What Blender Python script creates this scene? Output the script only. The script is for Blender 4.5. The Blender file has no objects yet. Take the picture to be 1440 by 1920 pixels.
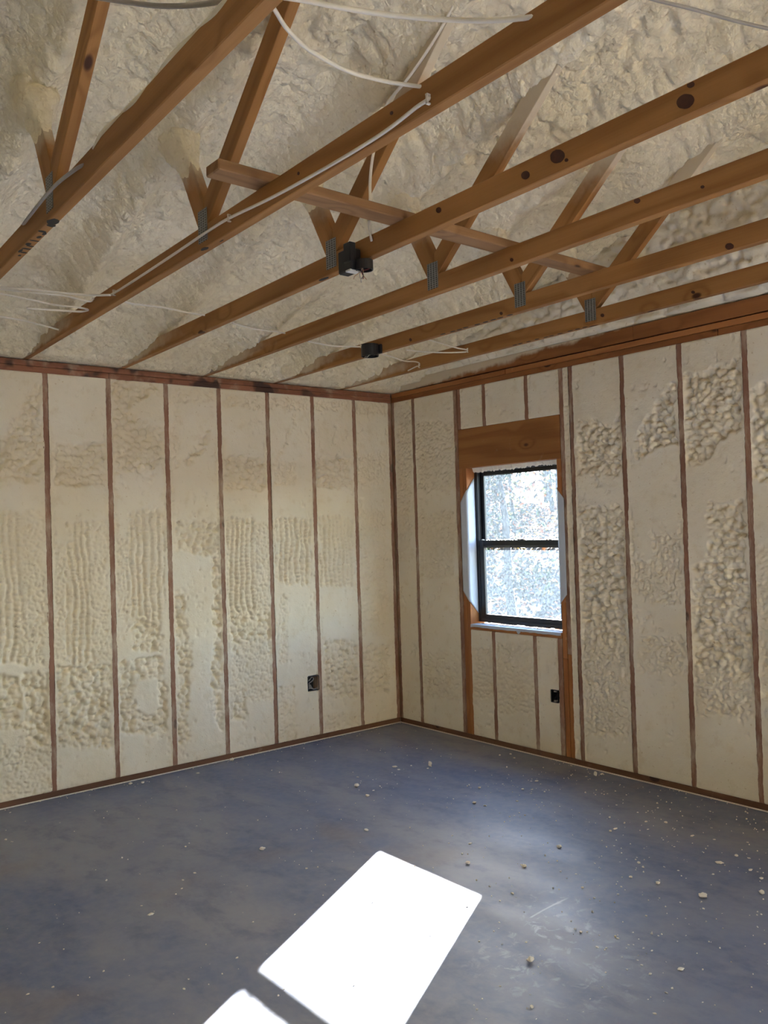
import bpy, bmesh, math, random
import numpy as np
from mathutils import Matrix, Vector, Euler
C = bpy.context.scene.collection
SC = bpy.context.scene
random.seed(4)
RNG = np.random.RandomState(7)

# ------------------------------------------------------------------ camera, sky, sun, exposure
CAM = (-4.58404, -5.52431, 1.63231)
YAW, PITCH, ROLL, FPX = 0.890157, 0.017654, -0.030623, 1604.64
cd = bpy.data.cameras.new('camera'); cam = bpy.data.objects.new('camera', cd); C.objects.link(cam)
cd.sensor_fit = 'VERTICAL'; cd.sensor_height = 36.0; cd.lens = FPX * 36.0 / 1920.0
cd.clip_start = 0.05; cd.clip_end = 500
_f = Vector((math.cos(PITCH) * math.cos(YAW), math.cos(PITCH) * math.sin(YAW), math.sin(PITCH)))
_r = _f.cross(Vector((0, 0, 1))).normalized(); _u = _r.cross(_f)
_r2 = math.cos(ROLL) * _r + math.sin(ROLL) * _u; _u2 = -math.sin(ROLL) * _r + math.cos(ROLL) * _u
_m = Matrix((_r2, _u2, -_f)).transposed().to_4x4(); _m.translation = Vector(CAM); cam.matrix_world = _m
SC.camera = cam

SUN_DIR = Vector((-1.0, -0.573, -0.472)).normalized()          # the way the light travels
SUN_EL = math.asin(-SUN_DIR.z)
w = bpy.data.worlds.new('sky'); SC.world = w; w.use_nodes = True
_nt = w.node_tree; _nt.nodes.clear()
_sky = _nt.nodes.new('ShaderNodeTexSky'); _sky.sky_type = 'NISHITA'; _sky.sun_disc = False
_sky.sun_elevation = SUN_EL; _sky.sun_rotation = math.atan2(-SUN_DIR.x, -SUN_DIR.y)
_sky.altitude = 100; _sky.air_density = 1.0; _sky.dust_density = 0.6; _sky.ozone_density = 1.0
_bg = _nt.nodes.new('ShaderNodeBackground'); _bg.inputs['Strength'].default_value = 1.15
_out = _nt.nodes.new('ShaderNodeOutputWorld')
_nt.links.new(_sky.outputs[0], _bg.inputs[0]); _nt.links.new(_bg.outputs[0], _out.inputs[0])
sd = bpy.data.lights.new('sun', 'SUN'); sd.energy = 78.0; sd.angle = 0.0093; sd.color = (1.0, 0.96, 0.895)
sun = bpy.data.objects.new('sun', sd); C.objects.link(sun); sun.location = (6, 4, 8)
sun.rotation_euler = SUN_DIR.to_track_quat('-Z', 'Y').to_euler()
SC.view_settings.view_transform = 'Standard'; SC.view_settings.look = 'None'
SC.view_settings.gamma = 1.0; SC.view_settings.use_curve_mapping = False
SC.view_settings.exposure = 1.60
SC.cycles.max_bounces = 10; SC.cycles.diffuse_bounces = 5; SC.cycles.glossy_bounces = 4
SC.cycles.transparent_max_bounces = 12; SC.cycles.use_denoising = True; SC.cycles.use_adaptive_sampling = True; SC.cycles.adaptive_threshold = 0.013
SC.cycles.caustics_reflective = False; SC.cycles.caustics_refractive = False
SC.cycles.sample_clamp_indirect = 12.0

# ------------------------------------------------------------------ measured data
LUMPS_LEFT = [('l',[(-3.203,2.232),(-3.111,2.269),(-3.015,2.372),(-2.89,2.614),(-2.866,2.616),(-2.88,1.977),(-3.208,1.974)]),('r',[(-3.272,1.798),(-2.989,1.794),(-3.009,0.858),(-3.29,0.893)]),('f',[(-2.989,1.794),(-2.855,1.793),(-2.877,0.842),(-3.009,0.858)]),('l',[(-3.292,0.822),(-3.022,0.786),(-3.029,0.453),(-3.298,0.499)]),('l',[(-3.0,0.799),(-2.851,0.78),(-2.861,0.324),(-3.01,0.351)]),('f',[(-3.3,0.405),(-2.853,0.322),(-2.861,-0.008),(-3.307,0.091)]),('l',[(-2.784,2.224),(-2.451,2.236),(-2.457,1.972),(-2.79,1.97)]),('r',[(-2.729,1.74),(-2.557,1.737),(-2.58,0.813),(-2.75,0.834)]),('f',[(-2.557,1.737),(-2.451,1.735),(-2.475,0.8),(-2.58,0.813)]),('f',[(-2.799,1.589),(-2.732,1.587),(-2.75,0.834),(-2.816,0.842)]),('l',[(-2.805,0.824),(-2.463,0.781),(-2.476,0.27),(-2.817,0.332)]),('r',[(-2.795,0.328),(-2.479,0.271),(-2.48,0.253),(-2.796,0.312)]),('l',[(-2.397,2.665),(-2.061,2.693),(-2.083,2.608),(-2.257,2.505),(-2.222,2.399),(-2.059,2.389),(-2.056,2.15),(-2.156,2.056),(-2.407,2.052)]),('r',[(-2.313,1.786),(-2.062,1.819),(-2.083,1.043),(-2.332,1.066)]),('f',[(-2.382,1.61),(-2.318,1.608),(-2.332,1.075),(-2.396,1.081)]),('l',[(-2.305,1.055),(-2.097,1.036),(-2.103,0.827),(-2.31,0.851)]),('l',[(-2.397,0.808),(-2.104,0.791),(-2.098,0.636),(-2.306,0.664),(-2.31,0.488),(-2.2,0.417),(-2.06,0.467),(-2.066,0.268),(-2.406,0.31)]),('l',[(-2.127,0.64),(-2.06,0.631),(-2.065,0.45),(-2.132,0.46)]),('f',[(-1.958,2.478),(-1.904,2.481),(-1.916,2.079),(-1.97,2.078)]),('l',[(-1.898,2.135),(-1.695,2.37),(-1.664,2.352),(-1.665,2.314),(-1.879,2.098)]),('l',[(-1.98,1.708),(-1.623,1.729),(-1.631,1.47),(-1.733,1.456),(-1.986,1.514)]),('l',[(-1.69,1.492),(-1.622,1.489),(-1.639,0.917),(-1.707,0.924)]),('l',[(-2.003,1.229),(-1.924,1.223),(-1.93,1.02),(-2.009,1.027)]),('l',[(-1.979,1.043),(-1.91,1.0),(-1.876,0.773),(-1.911,0.629),(-1.885,0.477),(-1.948,0.376),(-1.913,0.223),(-1.998,0.165)]),('l',[(-1.697,1.245),(-1.629,1.241),(-1.654,0.215),(-1.706,0.262),(-1.742,0.456),(-1.714,0.678)]),('f',[(-1.993,2.652),(-1.654,2.679),(-1.657,2.564),(-1.996,2.541)]),('l',[(-1.573,2.172),(-1.221,2.182),(-1.229,1.942),(-1.58,1.94)]),('r',[(-1.576,1.734),(-1.332,1.73),(-1.357,0.967),(-1.598,0.989)]),('f',[(-1.333,1.694),(-1.219,1.692),(-1.243,0.956),(-1.357,0.967)]),('l',[(-1.558,1.043),(-1.236,1.015),(-1.244,0.788),(-1.565,0.823)]),('f',[(-1.565,0.823),(-1.221,0.785),(-1.235,0.36),(-1.577,0.412)]),('l',[(-1.577,0.412),(-1.442,0.392),(-1.447,0.257),(-1.581,0.279)]),('f',[(-1.57,2.628),(-1.234,2.653),(-1.237,2.552),(-1.573,2.531)]),('f',[(-1.157,2.144),(-0.961,2.148),(-0.967,1.974),(-1.163,1.972)]),('r',[(-1.157,1.721),(-0.838,1.715),(-0.856,1.209),(-1.173,1.23)]),('f',[(-0.957,2.539),(-0.933,2.541),(-0.952,2.426),(-1.121,2.165),(-1.145,2.174),(-0.981,2.425)]),('f',[(-1.155,1.148),(-1.072,1.142),(-1.09,0.62),(-1.172,0.63)]),('f',[(-1.178,0.471),(-1.024,0.45),(-1.038,0.028),(-1.191,0.056)]),('f',[(-1.164,2.638),(-0.825,2.662),(-0.828,2.568),(-1.167,2.547)]),('l',[(-0.76,2.205),(-0.431,2.215),(-0.441,1.956),(-0.769,1.954)]),('r',[(-0.757,1.728),(-0.423,1.723),(-0.444,1.161),(-0.776,1.183)]),('l',[(-0.761,0.756),(-0.423,0.719),(-0.44,0.272),(-0.777,0.322)]),('f',[(-0.774,0.187),(-0.423,0.131),(-0.428,0.003),(-0.778,0.064)]),('f',[(-0.788,2.644),(-0.436,2.668),(-0.439,2.592),(-0.79,2.57)]),('f',[(-0.371,2.238),(-0.063,2.248),(-0.074,1.98),(-0.381,1.978)]),('f',[(-0.374,1.783),(-0.081,1.78),(-0.123,0.742),(-0.413,0.772)]),('l',[(-0.37,0.692),(-0.097,0.662),(-0.113,0.256),(-0.385,0.296)]),('f',[(-0.369,2.651),(-0.046,2.673),(-0.051,2.561),(-0.373,2.542)])]
LUMPS_RIGHT = [('f',[(-0.08,2.577),(-0.249,2.556),(-0.191,1.356),(-0.021,1.354)]),('f',[(-0.312,2.483),(-0.742,2.433),(-0.717,1.898),(-0.285,1.921)]),('f',[(-0.309,1.746),(-0.73,1.732),(-0.707,1.238),(-0.285,1.227)]),('f',[(-0.32,0.604),(-0.754,0.645),(-0.738,0.296),(-0.303,0.237)]),('l',[(-1.926,2.296),(-2.009,2.295),(-2.216,2.229),(-2.282,2.357),(-2.274,1.926),(-1.911,1.951)]),('l',[(-1.93,1.719),(-2.256,1.733),(-2.263,1.209),(-2.249,0.872),(-1.914,0.844)]),('f',[(-1.914,0.844),(-2.279,0.874),(-2.254,0.267),(-1.887,0.205)]),('l',[(-2.356,2.012),(-2.413,2.207),(-2.608,2.411),(-2.667,2.434),(-2.666,2.067),(-2.502,2.066),(-2.346,1.997)]),('f',[(-2.461,1.528),(-2.67,1.525),(-2.654,1.128),(-2.444,1.117)]),('f',[(-2.32,1.378),(-2.455,1.38),(-2.446,1.166),(-2.311,1.161)]),('f',[(-2.339,0.896),(-2.658,0.921),(-2.649,0.699),(-2.329,0.662)]),('l',[(-2.717,2.459),(-3.078,2.523),(-3.066,2.119),(-2.94,2.087),(-2.835,1.958),(-2.714,1.952)]),('l',[(-2.85,1.709),(-3.069,1.715),(-3.067,1.088),(-2.73,1.053),(-2.742,1.352),(-2.838,1.399)]),('l',[(-2.738,1.242),(-3.105,1.253),(-3.085,0.748),(-2.716,0.706)]),('f',[(-2.733,0.708),(-3.092,0.749),(-3.083,0.512),(-2.723,0.456)]),('l',[(-3.14,2.334),(-3.32,2.365),(-3.298,1.792),(-3.12,1.831)]),('f',[(-3.105,1.446),(-3.284,1.446),(-3.271,1.1),(-3.091,1.09)]),('f',[(-3.123,1.121),(-3.272,1.129),(-3.253,0.638),(-3.103,0.618)]),('f',[(-0.872,0.697),(-1.095,0.717),(-1.078,0.342),(-0.854,0.312)]),('f',[(-1.137,0.76),(-1.484,0.789),(-1.461,0.282),(-1.113,0.23)]),('f',[(-1.813,2.635),(-1.869,2.626),(-1.81,1.265),(-1.753,1.264)])]
CABLES = {'top_left':[(-3.66,-2.877,3.329),(-3.64,-3.225,3.136),(-3.63,-3.462,3.007),(-3.62,-3.623,2.93),(-3.61,-3.752,2.878),(-3.6,-3.822,2.859)],'top_mid':[(-3.53,-3.777,2.918),(-3.42,-3.829,2.914),(-3.32,-3.878,2.905),(-3.21,-3.929,2.902),(-3.12,-4.022,2.878),(-3.07,-4.138,2.838),(-3.025,-4.231,2.819),(-3.003,-4.285,2.818),(-3.0,-4.296,2.826),(-3.0,-4.306,2.838)],'loop':[(-3.53,-3.848,2.87),(-3.51,-3.854,2.841),(-3.44,-3.797,2.849),(-3.36,-3.771,2.838),(-3.25,-3.779,2.817),(-3.12,-3.773,2.832),(-3.05,-3.801,2.83),(-3.02,-3.822,2.824),(-3.0,-3.825,2.814),(-3.036,-3.854,2.774),(-3.035,-3.803,2.772),(-3.033,-3.661,2.759),(-3.029,-3.45,2.759),(-3.025,-3.208,2.766),(-3.022,-3.003,2.776),(-3.018,-2.731,2.796),(-3.015,-2.58,2.799),(-3.01,-2.265,2.794),(-3.005,-1.93,2.79),(-2.999,-1.569,2.791),(-3.02,-1.528,2.787),(-3.1,-1.393,2.809),(-3.3,-1.309,2.822),(-3.5,-1.155,2.847)],'ribbon':[(-2.41,-3.374,3.534),(-2.41,-3.329,3.514),(-2.41,-3.246,3.455),(-2.41,-3.148,3.4),(-2.41,-3.059,3.36),(-2.41,-2.969,3.33),(-2.41,-2.924,3.302),(-2.41,-2.865,3.199),(-2.41,-2.833,3.128),(-2.41,-2.815,3.047),(-2.41,-2.811,2.96),(-2.41,-2.801,2.897),(-2.41,-2.805,2.835),(-2.405,-2.807,2.804)],'top_right':[(-2.3,-4.011,3.255),(-2.22,-4.029,3.255),(-2.1,-4.07,3.253),(-1.95,-4.13,3.239),(-1.82,-4.188,3.227),(-1.78,-4.238,3.203)],'left_tail':[(-3.6,-2.86,2.809),(-3.612,-2.818,2.808),(-3.622,-2.685,2.809),(-3.626,-2.577,2.804),(-3.622,-2.448,2.801),(-3.61,-2.335,2.808),(-3.6,-2.237,2.814),(-3.57,-2.095,2.844)],'strand_upper':[(-3.5,-1.154,2.841),(-3.25,-1.307,2.812),(-3.15,-1.313,2.815),(-3.05,-1.362,2.79),(-3.0,-1.308,2.822)],'strand_middle':[(-3.5,-1.247,2.804),(-3.3,-1.305,2.774),(-3.15,-1.193,2.795),(-3.03,-1.194,2.798),(-2.993,-1.205,2.789),(-3.02,-1.165,2.786),(-3.15,-1.231,2.76),(-3.3,-1.22,2.752)],'strand_lower':[(-3.5,-1.143,2.715),(-3.35,-1.216,2.694),(-3.1,-0.776,2.789),(-2.986,-0.731,2.783)],'run_a':[(-2.93,-1.468,2.796),(-2.88,-1.459,2.784),(-2.68,-1.442,2.791),(-2.5,-1.318,2.818),(-2.4,-1.332,2.814)],'run_b':[(-2.33,-1.508,2.743),(-2.1,-1.362,2.768),(-1.88,-1.236,2.805),(-1.79,-1.177,2.818)],'run_c':[(-1.73,-1.336,2.746),(-1.5,-1.242,2.763),(-1.3,-1.196,2.787),(-1.2,-1.234,2.791)],'tie_loop':[(-1.1,-1.684,2.765),(-0.9,-1.587,2.782),(-0.63,-1.452,2.806),(-0.56,-1.466,2.8),(-0.556,-1.487,2.79),(-0.56,-1.465,2.783),(-0.68,-1.427,2.773),(-0.85,-1.405,2.763),(-1.1,-1.493,2.734)],'tail_end':[(-1.1,-1.249,2.751),(-0.9,-1.128,2.771),(-0.7,-1.004,2.787),(-0.57,-0.968,2.802),(-0.556,-0.998,2.787),(-0.556,-0.997,2.768),(-0.556,-0.968,2.769),(-0.556,-0.921,2.762),(-0.556,-0.874,2.754)]}
CRUMBS = [(-0.715,-1.159,37.7),(-0.762,-1.187,16.6),(-0.892,-0.996,39.9),(-0.913,-1.065,22.9),(-0.792,-1.052,21.1),(-0.471,-0.743,15.8),(-0.99,-1.086,14.4),(-1.007,-1.14,10.2),(-1.215,-1.007,20.3),(-1.252,-1.089,14.0),(-1.345,-1.165,41.2),(-1.179,-1.121,12.0),(-1.233,-1.262,21.6),(-1.317,-1.302,21.3),(-1.416,-1.368,28.4),(-1.374,-1.229,11.6),(-1.166,-1.251,9.9),(-1.122,-1.299,11.8),(-0.976,-1.241,10.1),(-1.778,-1.823,35.8),(-1.294,-1.448,7.6),(-1.366,-1.469,9.4),(-1.497,-2.2,16.7),(-1.513,-2.349,29.3),(-1.701,-2.523,27.9),(-1.591,-2.52,12.6),(-1.535,-2.733,27.7),(-0.819,-1.729,23.2),(-1.035,-1.987,23.7),(-1.044,-1.908,25.8),(-0.897,-1.859,11.3),(-1.078,-1.768,14.9),(-0.838,-2.057,20.4),(-0.649,-1.93,28.9),(-0.46,-1.878,27.8),(-0.484,-1.854,13.9),(-0.674,-2.019,15.2),(-0.746,-1.992,11.4),(-0.988,-2.251,16.0),(-0.983,-2.205,10.7),(-1.036,-2.215,12.4),(-1.071,-2.212,10.6),(-0.164,-1.42,15.1),(-0.111,-1.336,17.6),(-0.184,-1.301,17.5),(-0.57,-1.444,12.4),(-0.472,-1.106,8.7),(-0.754,-2.173,13.0),(-0.748,-2.107,9.3),(-0.595,-2.057,13.4),(-0.635,-1.877,9.7),(-0.49,-1.936,9.8),(-0.655,-1.771,13.7),(-0.104,-2.062,30.6),(-0.167,-2.036,18.3),(-0.059,-2.076,34.8),(-0.399,-1.996,11.9),(-0.375,-2.311,11.5),(-0.355,-2.338,9.6),(-0.425,-2.304,11.4),(-0.405,-2.277,7.7),(-0.488,-2.499,13.0),(-0.687,-2.598,14.2),(-0.477,-2.687,12.7),(-0.431,-2.694,9.1),(-0.365,-2.688,16.6),(-0.512,-2.656,10.9),(-0.605,-2.772,23.0),(-0.546,-2.855,21.2),(-0.695,-2.845,15.6),(-0.859,-2.729,18.8),(-0.815,-2.726,31.0),(-0.666,-2.786,8.7),(-0.618,-3.056,27.4),(-0.582,-3.156,15.4),(-0.5,-3.288,13.7),(-0.809,-3.072,11.6),(-1.224,-2.689,29.2),(-1.011,-2.862,11.5),(-1.058,-3.027,11.2),(-1.111,-3.074,18.9),(-1.086,-3.04,9.5),(-1.137,-3.115,14.1),(-1.183,-3.149,17.0),(-1.161,-3.004,7.9),(-1.11,-3.005,7.9),(-1.063,-3.18,14.1),(-1.052,-3.247,12.5),(-0.84,-3.33,40.1),(-0.699,-3.337,27.9),(-0.687,-3.394,18.0),(-0.813,-3.468,27.0),(-0.806,-3.498,9.5),(-0.87,-3.549,18.7),(-1.01,-3.623,28.7),(-0.98,-3.38,12.5),(-1.278,-3.145,18.2),(-1.245,-3.266,24.1),(-1.392,-3.176,10.4),(-1.468,-3.214,13.1),(-1.525,-3.066,14.7),(-1.423,-2.951,12.2),(-1.453,-2.885,10.7),(-0.097,-2.697,13.4),(-1.262,-2.935,12.5),(-1.286,-2.977,9.3),(-1.355,-3.13,7.5),(-1.408,-3.207,7.4),(-1.014,-3.066,8.0),(-0.766,-2.902,6.8),(-0.823,-3.414,6.4),(-1.232,-3.476,41.2),(-1.572,-3.167,11.5),(-1.341,-3.437,11.6),(-1.324,-3.534,15.8),(-1.552,-3.412,14.0),(-1.455,-3.532,7.0),(-1.864,-3.323,16.0),(-1.858,-3.291,18.8),(-1.841,-3.337,8.0),(-1.796,-3.448,16.0),(-1.773,-3.432,8.0),(-1.712,-3.46,10.8),(-1.671,-3.517,12.1),(-1.741,-3.506,8.0),(-1.663,-3.542,9.4),(-1.584,-3.613,9.5),(-1.648,-3.616,8.0),(-1.426,-3.678,8.3),(-1.318,-3.764,14.0),(-1.561,-3.705,6.7),(-1.809,-3.507,9.2),(-1.794,-3.519,7.9),(-1.837,-3.518,6.5),(-1.79,-3.561,13.1),(-1.783,-3.593,13.1),(-1.892,-3.465,13.0),(-1.912,-3.438,16.9),(-1.905,-3.546,9.0),(-1.882,-3.598,9.0),(-1.901,-3.628,11.4),(-1.816,-3.675,6.4),(-1.967,-3.612,8.8),(-1.933,-3.685,17.5),(-1.824,-3.74,29.2),(-2.041,-3.573,8.7),(-2.129,-3.624,6.1),(-1.959,-3.791,11.0),(-1.998,-3.793,15.8),(-2.22,-3.642,8.3),(-2.078,-3.774,7.2),(-1.959,-3.906,8.5),(-2.135,-3.838,14.1),(-1.219,-3.71,10.1),(-1.201,-3.719,13.0),(-1.244,-3.692,5.7),(-1.308,-3.608,7.2),(-1.428,-3.849,8.2),(-1.792,-2.894,20.2),(-1.815,-2.776,11.7),(-1.888,-2.909,9.9),(-2.181,-3.339,34.0),(-2.035,-3.044,10.8),(-2.108,-3.083,9.3),(-2.074,-3.078,5.4),(-2.118,-3.333,6.4),(-2.145,-3.365,6.3),(-2.187,-3.383,8.7),(-2.387,-3.38,10.8),(-2.404,-3.542,21.0),(-2.349,-3.486,7.1),(-2.446,-3.598,8.0),(-2.54,-3.404,5.8),(-2.552,-3.43,9.3),(-2.6,-3.457,6.9),(-2.566,-3.487,5.7),(-2.028,-2.851,15.4),(-2.096,-2.915,6.9),(-1.525,-3.066,14.7),(-1.425,-2.951,12.2),(-1.452,-2.884,10.7),(-2.237,-3.403,7.4),(-2.162,-3.179,9.1),(-2.08,-3.229,11.7),(-2.335,-1.673,32.9),(-3.074,-1.986,30.4),(-2.728,-1.706,18.9),(-2.808,-1.744,17.1),(-2.903,-1.87,10.5),(-2.854,-1.829,13.7),(-3.067,-1.873,11.8),(-2.607,-1.358,11.9),(-2.784,-2.35,9.7),(-2.306,-2.036,13.9),(-2.615,-2.409,11.2),(-2.327,-1.878,6.4),(-2.161,-1.864,11.4),(-3.234,-2.637,14.9),(-3.191,-2.586,8.8),(-3.312,-2.282,8.0),(-2.981,-2.568,14.2),(-2.145,-0.931,11.3),(-2.068,-1.53,8.6),(-2.045,-1.553,10.4),(-2.022,-1.555,8.7),(-2.968,-2.88,9.7),(-3.13,-0.105,14.6),(-1.935,-0.161,27.0),(-1.605,-0.036,36.2),(-2.372,-0.073,26.6),(-2.304,-0.107,26.6),(-2.26,-0.111,13.3),(-2.13,-0.385,11.1),(-3.282,-0.577,16.7),(-3.67,-2.288,14.0),(-3.587,-2.303,11.7),(-3.536,-2.417,9.1),(-3.516,-1.916,10.2),(-3.404,-2.315,14.2),(-3.191,-2.585,9.1),(-3.234,-2.636,13.4)]
EXTRA = [(-2.337, -1.673, 'pale foam flake left of the sunlit patch, lying level with its far corner'),
         (-3.076, -1.986, 'tilted foam flake by itself on the open floor at lower left'),
         (-0.841, -3.328, 'foam crumb near the right edge, level with the far end of the sunlit patch'),
         (-1.232, -3.477, 'long white foam flake on dark floor towards the right edge'),
         (-1.822, -3.74, 'jagged cream foam chunk on the floor at lower right'),
         (-1.932, -3.685, 'rounded foam bit just left of the jagged chunk at lower right'),
         (-2.182, -3.339, 'long tan foam sliver right of the sunlit patch, below the chalky scuffs'),
         (-1.793, -2.895, 'tan rounded foam bit just right of the sunlit patch corner'),
         (-1.008, -3.621, 'foam bit at the very right edge of the floor'),
         (-0.698, -3.338, 'foam crumb upper right, nearest the wall of the right-hand group'),
         (-0.616, -3.054, 'white foam lump in the grit below the right wall'),
         (-0.603, -2.77, 'pale foam crumb alone between the right wall and the scattered grit')]

# ------------------------------------------------------------------ node helpers
class NB:
    def __init__(self, name):
        self.m = bpy.data.materials.new(name); self.m.use_nodes = True
        self.t = self.m.node_tree; self.t.nodes.clear()
        self.out = self.n('ShaderNodeOutputMaterial')
    def n(self, typ, **kw):
        x = self.t.nodes.new(typ)
        for k, v in kw.items(): setattr(x, k, v)
        return x
    def set(self, sock, v):
        if hasattr(v, 'is_output'): self.t.links.new(v, sock)
        else: sock.default_value = v
    def math(self, op, a, b=0.0, c=None, clamp=False):
        x = self.n('ShaderNodeMath', operation=op, use_clamp=clamp)
        self.set(x.inputs[0], a); self.set(x.inputs[1], b)
        if c is not None: self.set(x.inputs[2], c)
        return x.outputs[0]
    def ramp(self, v, lo, hi, a=0.0, b=1.0, smooth=True):
        x = self.n('ShaderNodeMapRange'); x.interpolation_type = 'SMOOTHSTEP' if smooth else 'LINEAR'
        self.set(x.inputs['Value'], v); self.set(x.inputs['From Min'], lo); self.set(x.inputs['From Max'], hi)
        self.set(x.inputs['To Min'], a); self.set(x.inputs['To Max'], b); return x.outputs[0]
    def mix(self, f, a, b, blend='MIX'):
        x = self.n('ShaderNodeMix', data_type='RGBA', blend_type=blend)
        self.set(x.inputs[0], f); self.set(x.inputs[6], a); self.set(x.inputs[7], b); return x.outputs[2]
    def noise(self, vec, scale, detail=4.0, rough=0.55, dist=0.0):
        x = self.n('ShaderNodeTexNoise'); self.set(x.inputs['Vector'], vec)
        x.inputs['Scale'].default_value = scale; x.inputs['Detail'].default_value = detail
        x.inputs['Roughness'].default_value = rough; x.inputs['Distortion'].default_value = dist
        return x.outputs['Fac']
    def voro(self, vec, scale, feature='F1', rnd=1.0):
        x = self.n('ShaderNodeTexVoronoi', feature=feature); self.set(x.inputs['Vector'], vec)
        x.inputs['Scale'].default_value = scale; x.inputs['Randomness'].default_value = rnd
        return x.outputs['Distance']
    def mapping(self, vec, loc=(0, 0, 0), rot=(0, 0, 0), scale=(1, 1, 1)):
        x = self.n('ShaderNodeMapping'); self.set(x.inputs[0], vec); self.set(x.inputs[1], loc)
        self.set(x.inputs[2], rot); self.set(x.inputs[3], scale); return x.outputs[0]
    def sep(self, vec):
        x = self.n('ShaderNodeSeparateXYZ'); self.set(x.inputs[0], vec); return x.outputs
    def comb(self, a, b, c):
        x = self.n('ShaderNodeCombineXYZ')
        for i, v in enumerate((a, b, c)): self.set(x.inputs[i], v)
        return x.outputs[0]
    def geo(self): return self.n('ShaderNodeNewGeometry')
    def objco(self): return self.n('ShaderNodeTexCoord').outputs['Object']
    def rand(self): return self.n('ShaderNodeObjectInfo').outputs['Random']
    def bump(self, h, strength=0.3, dist=0.01):
        x = self.n('ShaderNodeBump'); self.set(x.inputs['Height'], h)
        x.inputs['Strength'].default_value = strength; x.inputs['Distance'].default_value = dist
        return x.outputs[0]
    def bsdf(self, col, rough=0.7, normal=None, metal=0.0, spec=0.5):
        b = self.n('ShaderNodeBsdfPrincipled')
        self.set(b.inputs['Base Color'], col); self.set(b.inputs['Roughness'], rough)
        b.inputs['Metallic'].default_value = metal; b.inputs['Specular IOR Level'].default_value = spec
        if normal is not None: self.set(b.inputs['Normal'], normal)
        return b
    def done(self, b):
        self.t.links.new(b.outputs[0], self.out.inputs[0]); return self.m

def rgb(r, g, b): # sRGB 0-255 to linear
    f = lambda c: (c / 12.92 if c <= 0.04045 else ((c + 0.055) / 1.055) ** 2.4)
    return (f(r / 255), f(g / 255), f(b / 255), 1)

def mat_plain(name, col, rough=0.6, metal=0.0, spec=0.5, nscale=40, namp=0.12):
    b = NB(name); co = b.objco()
    nz = b.noise(co, nscale, 3)
    dark = tuple(c * (1 - namp) for c in col[:3]) + (1,); lite = tuple(min(1, c * (1 + namp)) for c in col[:3]) + (1,)
    return b.done(b.bsdf(b.mix(nz, dark, lite), rough, None, metal, spec))

def mat_foam(name, fine=1.0, rough=False):
    b = NB(name); pos = b.geo().outputs['Position']
    big = b.noise(pos, 1.6, 3); mid = b.noise(pos, 11, 5, 0.6); fin = b.noise(pos, 90, 4, 0.65)
    col = b.mix(b.ramp(big, .35, .65), (rgb(238, 224, 190) if rough else rgb(231, 219, 194)), (rgb(243, 231, 203) if rough else rgb(237, 228, 208)))
    col = b.mix(b.ramp(mid, .52, .72, 0, .45), col, rgb(217, 200, 166))
    skin = b.n('ShaderNodeAttribute', attribute_name='skin').outputs['Fac']      # untrimmed foam keeps its yellower skin
    col = b.mix(b.math('MULTIPLY', skin, .22), col, rgb(228, 210, 172))
    pit = b.ramp(b.noise(pos, 42, 2, .5), .66, .74, 0, .5)
    col = b.mix(pit, col, rgb(196, 172, 128))
    h = b.math('ADD', b.math('MULTIPLY', mid, .6), b.math('MULTIPLY', fin, .35))
    if rough:
        wv = b.n('ShaderNodeVectorMath', operation='ADD'); b.set(wv.inputs[0], pos)
        nn = b.n('ShaderNodeTexNoise'); b.set(nn.inputs['Vector'], pos); nn.inputs['Scale'].default_value = 14; nn.inputs['Detail'].default_value = 3
        sc = b.n('ShaderNodeVectorMath', operation='SCALE'); b.set(sc.inputs[0], nn.outputs['Color']); sc.inputs['Scale'].default_value = .045; b.set(wv.inputs[1], sc.outputs[0])
        v1 = b.voro(wv.outputs[0], 30); v2 = b.voro(wv.outputs[0], 64)
        cr = b.math('ADD', b.math('MULTIPLY', v1, .8), b.math('MULTIPLY', v2, .35))
        col = b.mix(b.ramp(cr, .55, .95, 0, .25), col, rgb(214, 194, 158))
        h = b.math('SUBTRACT', b.math('MULTIPLY', h, .7), b.math('MULTIPLY', cr, .75))
        return b.done(b.bsdf(col, .75, b.bump(h, .75, .022), spec=.3))
    return b.done(b.bsdf(col, .82, b.bump(h, .42 * fine, .012), spec=.25))

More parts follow.
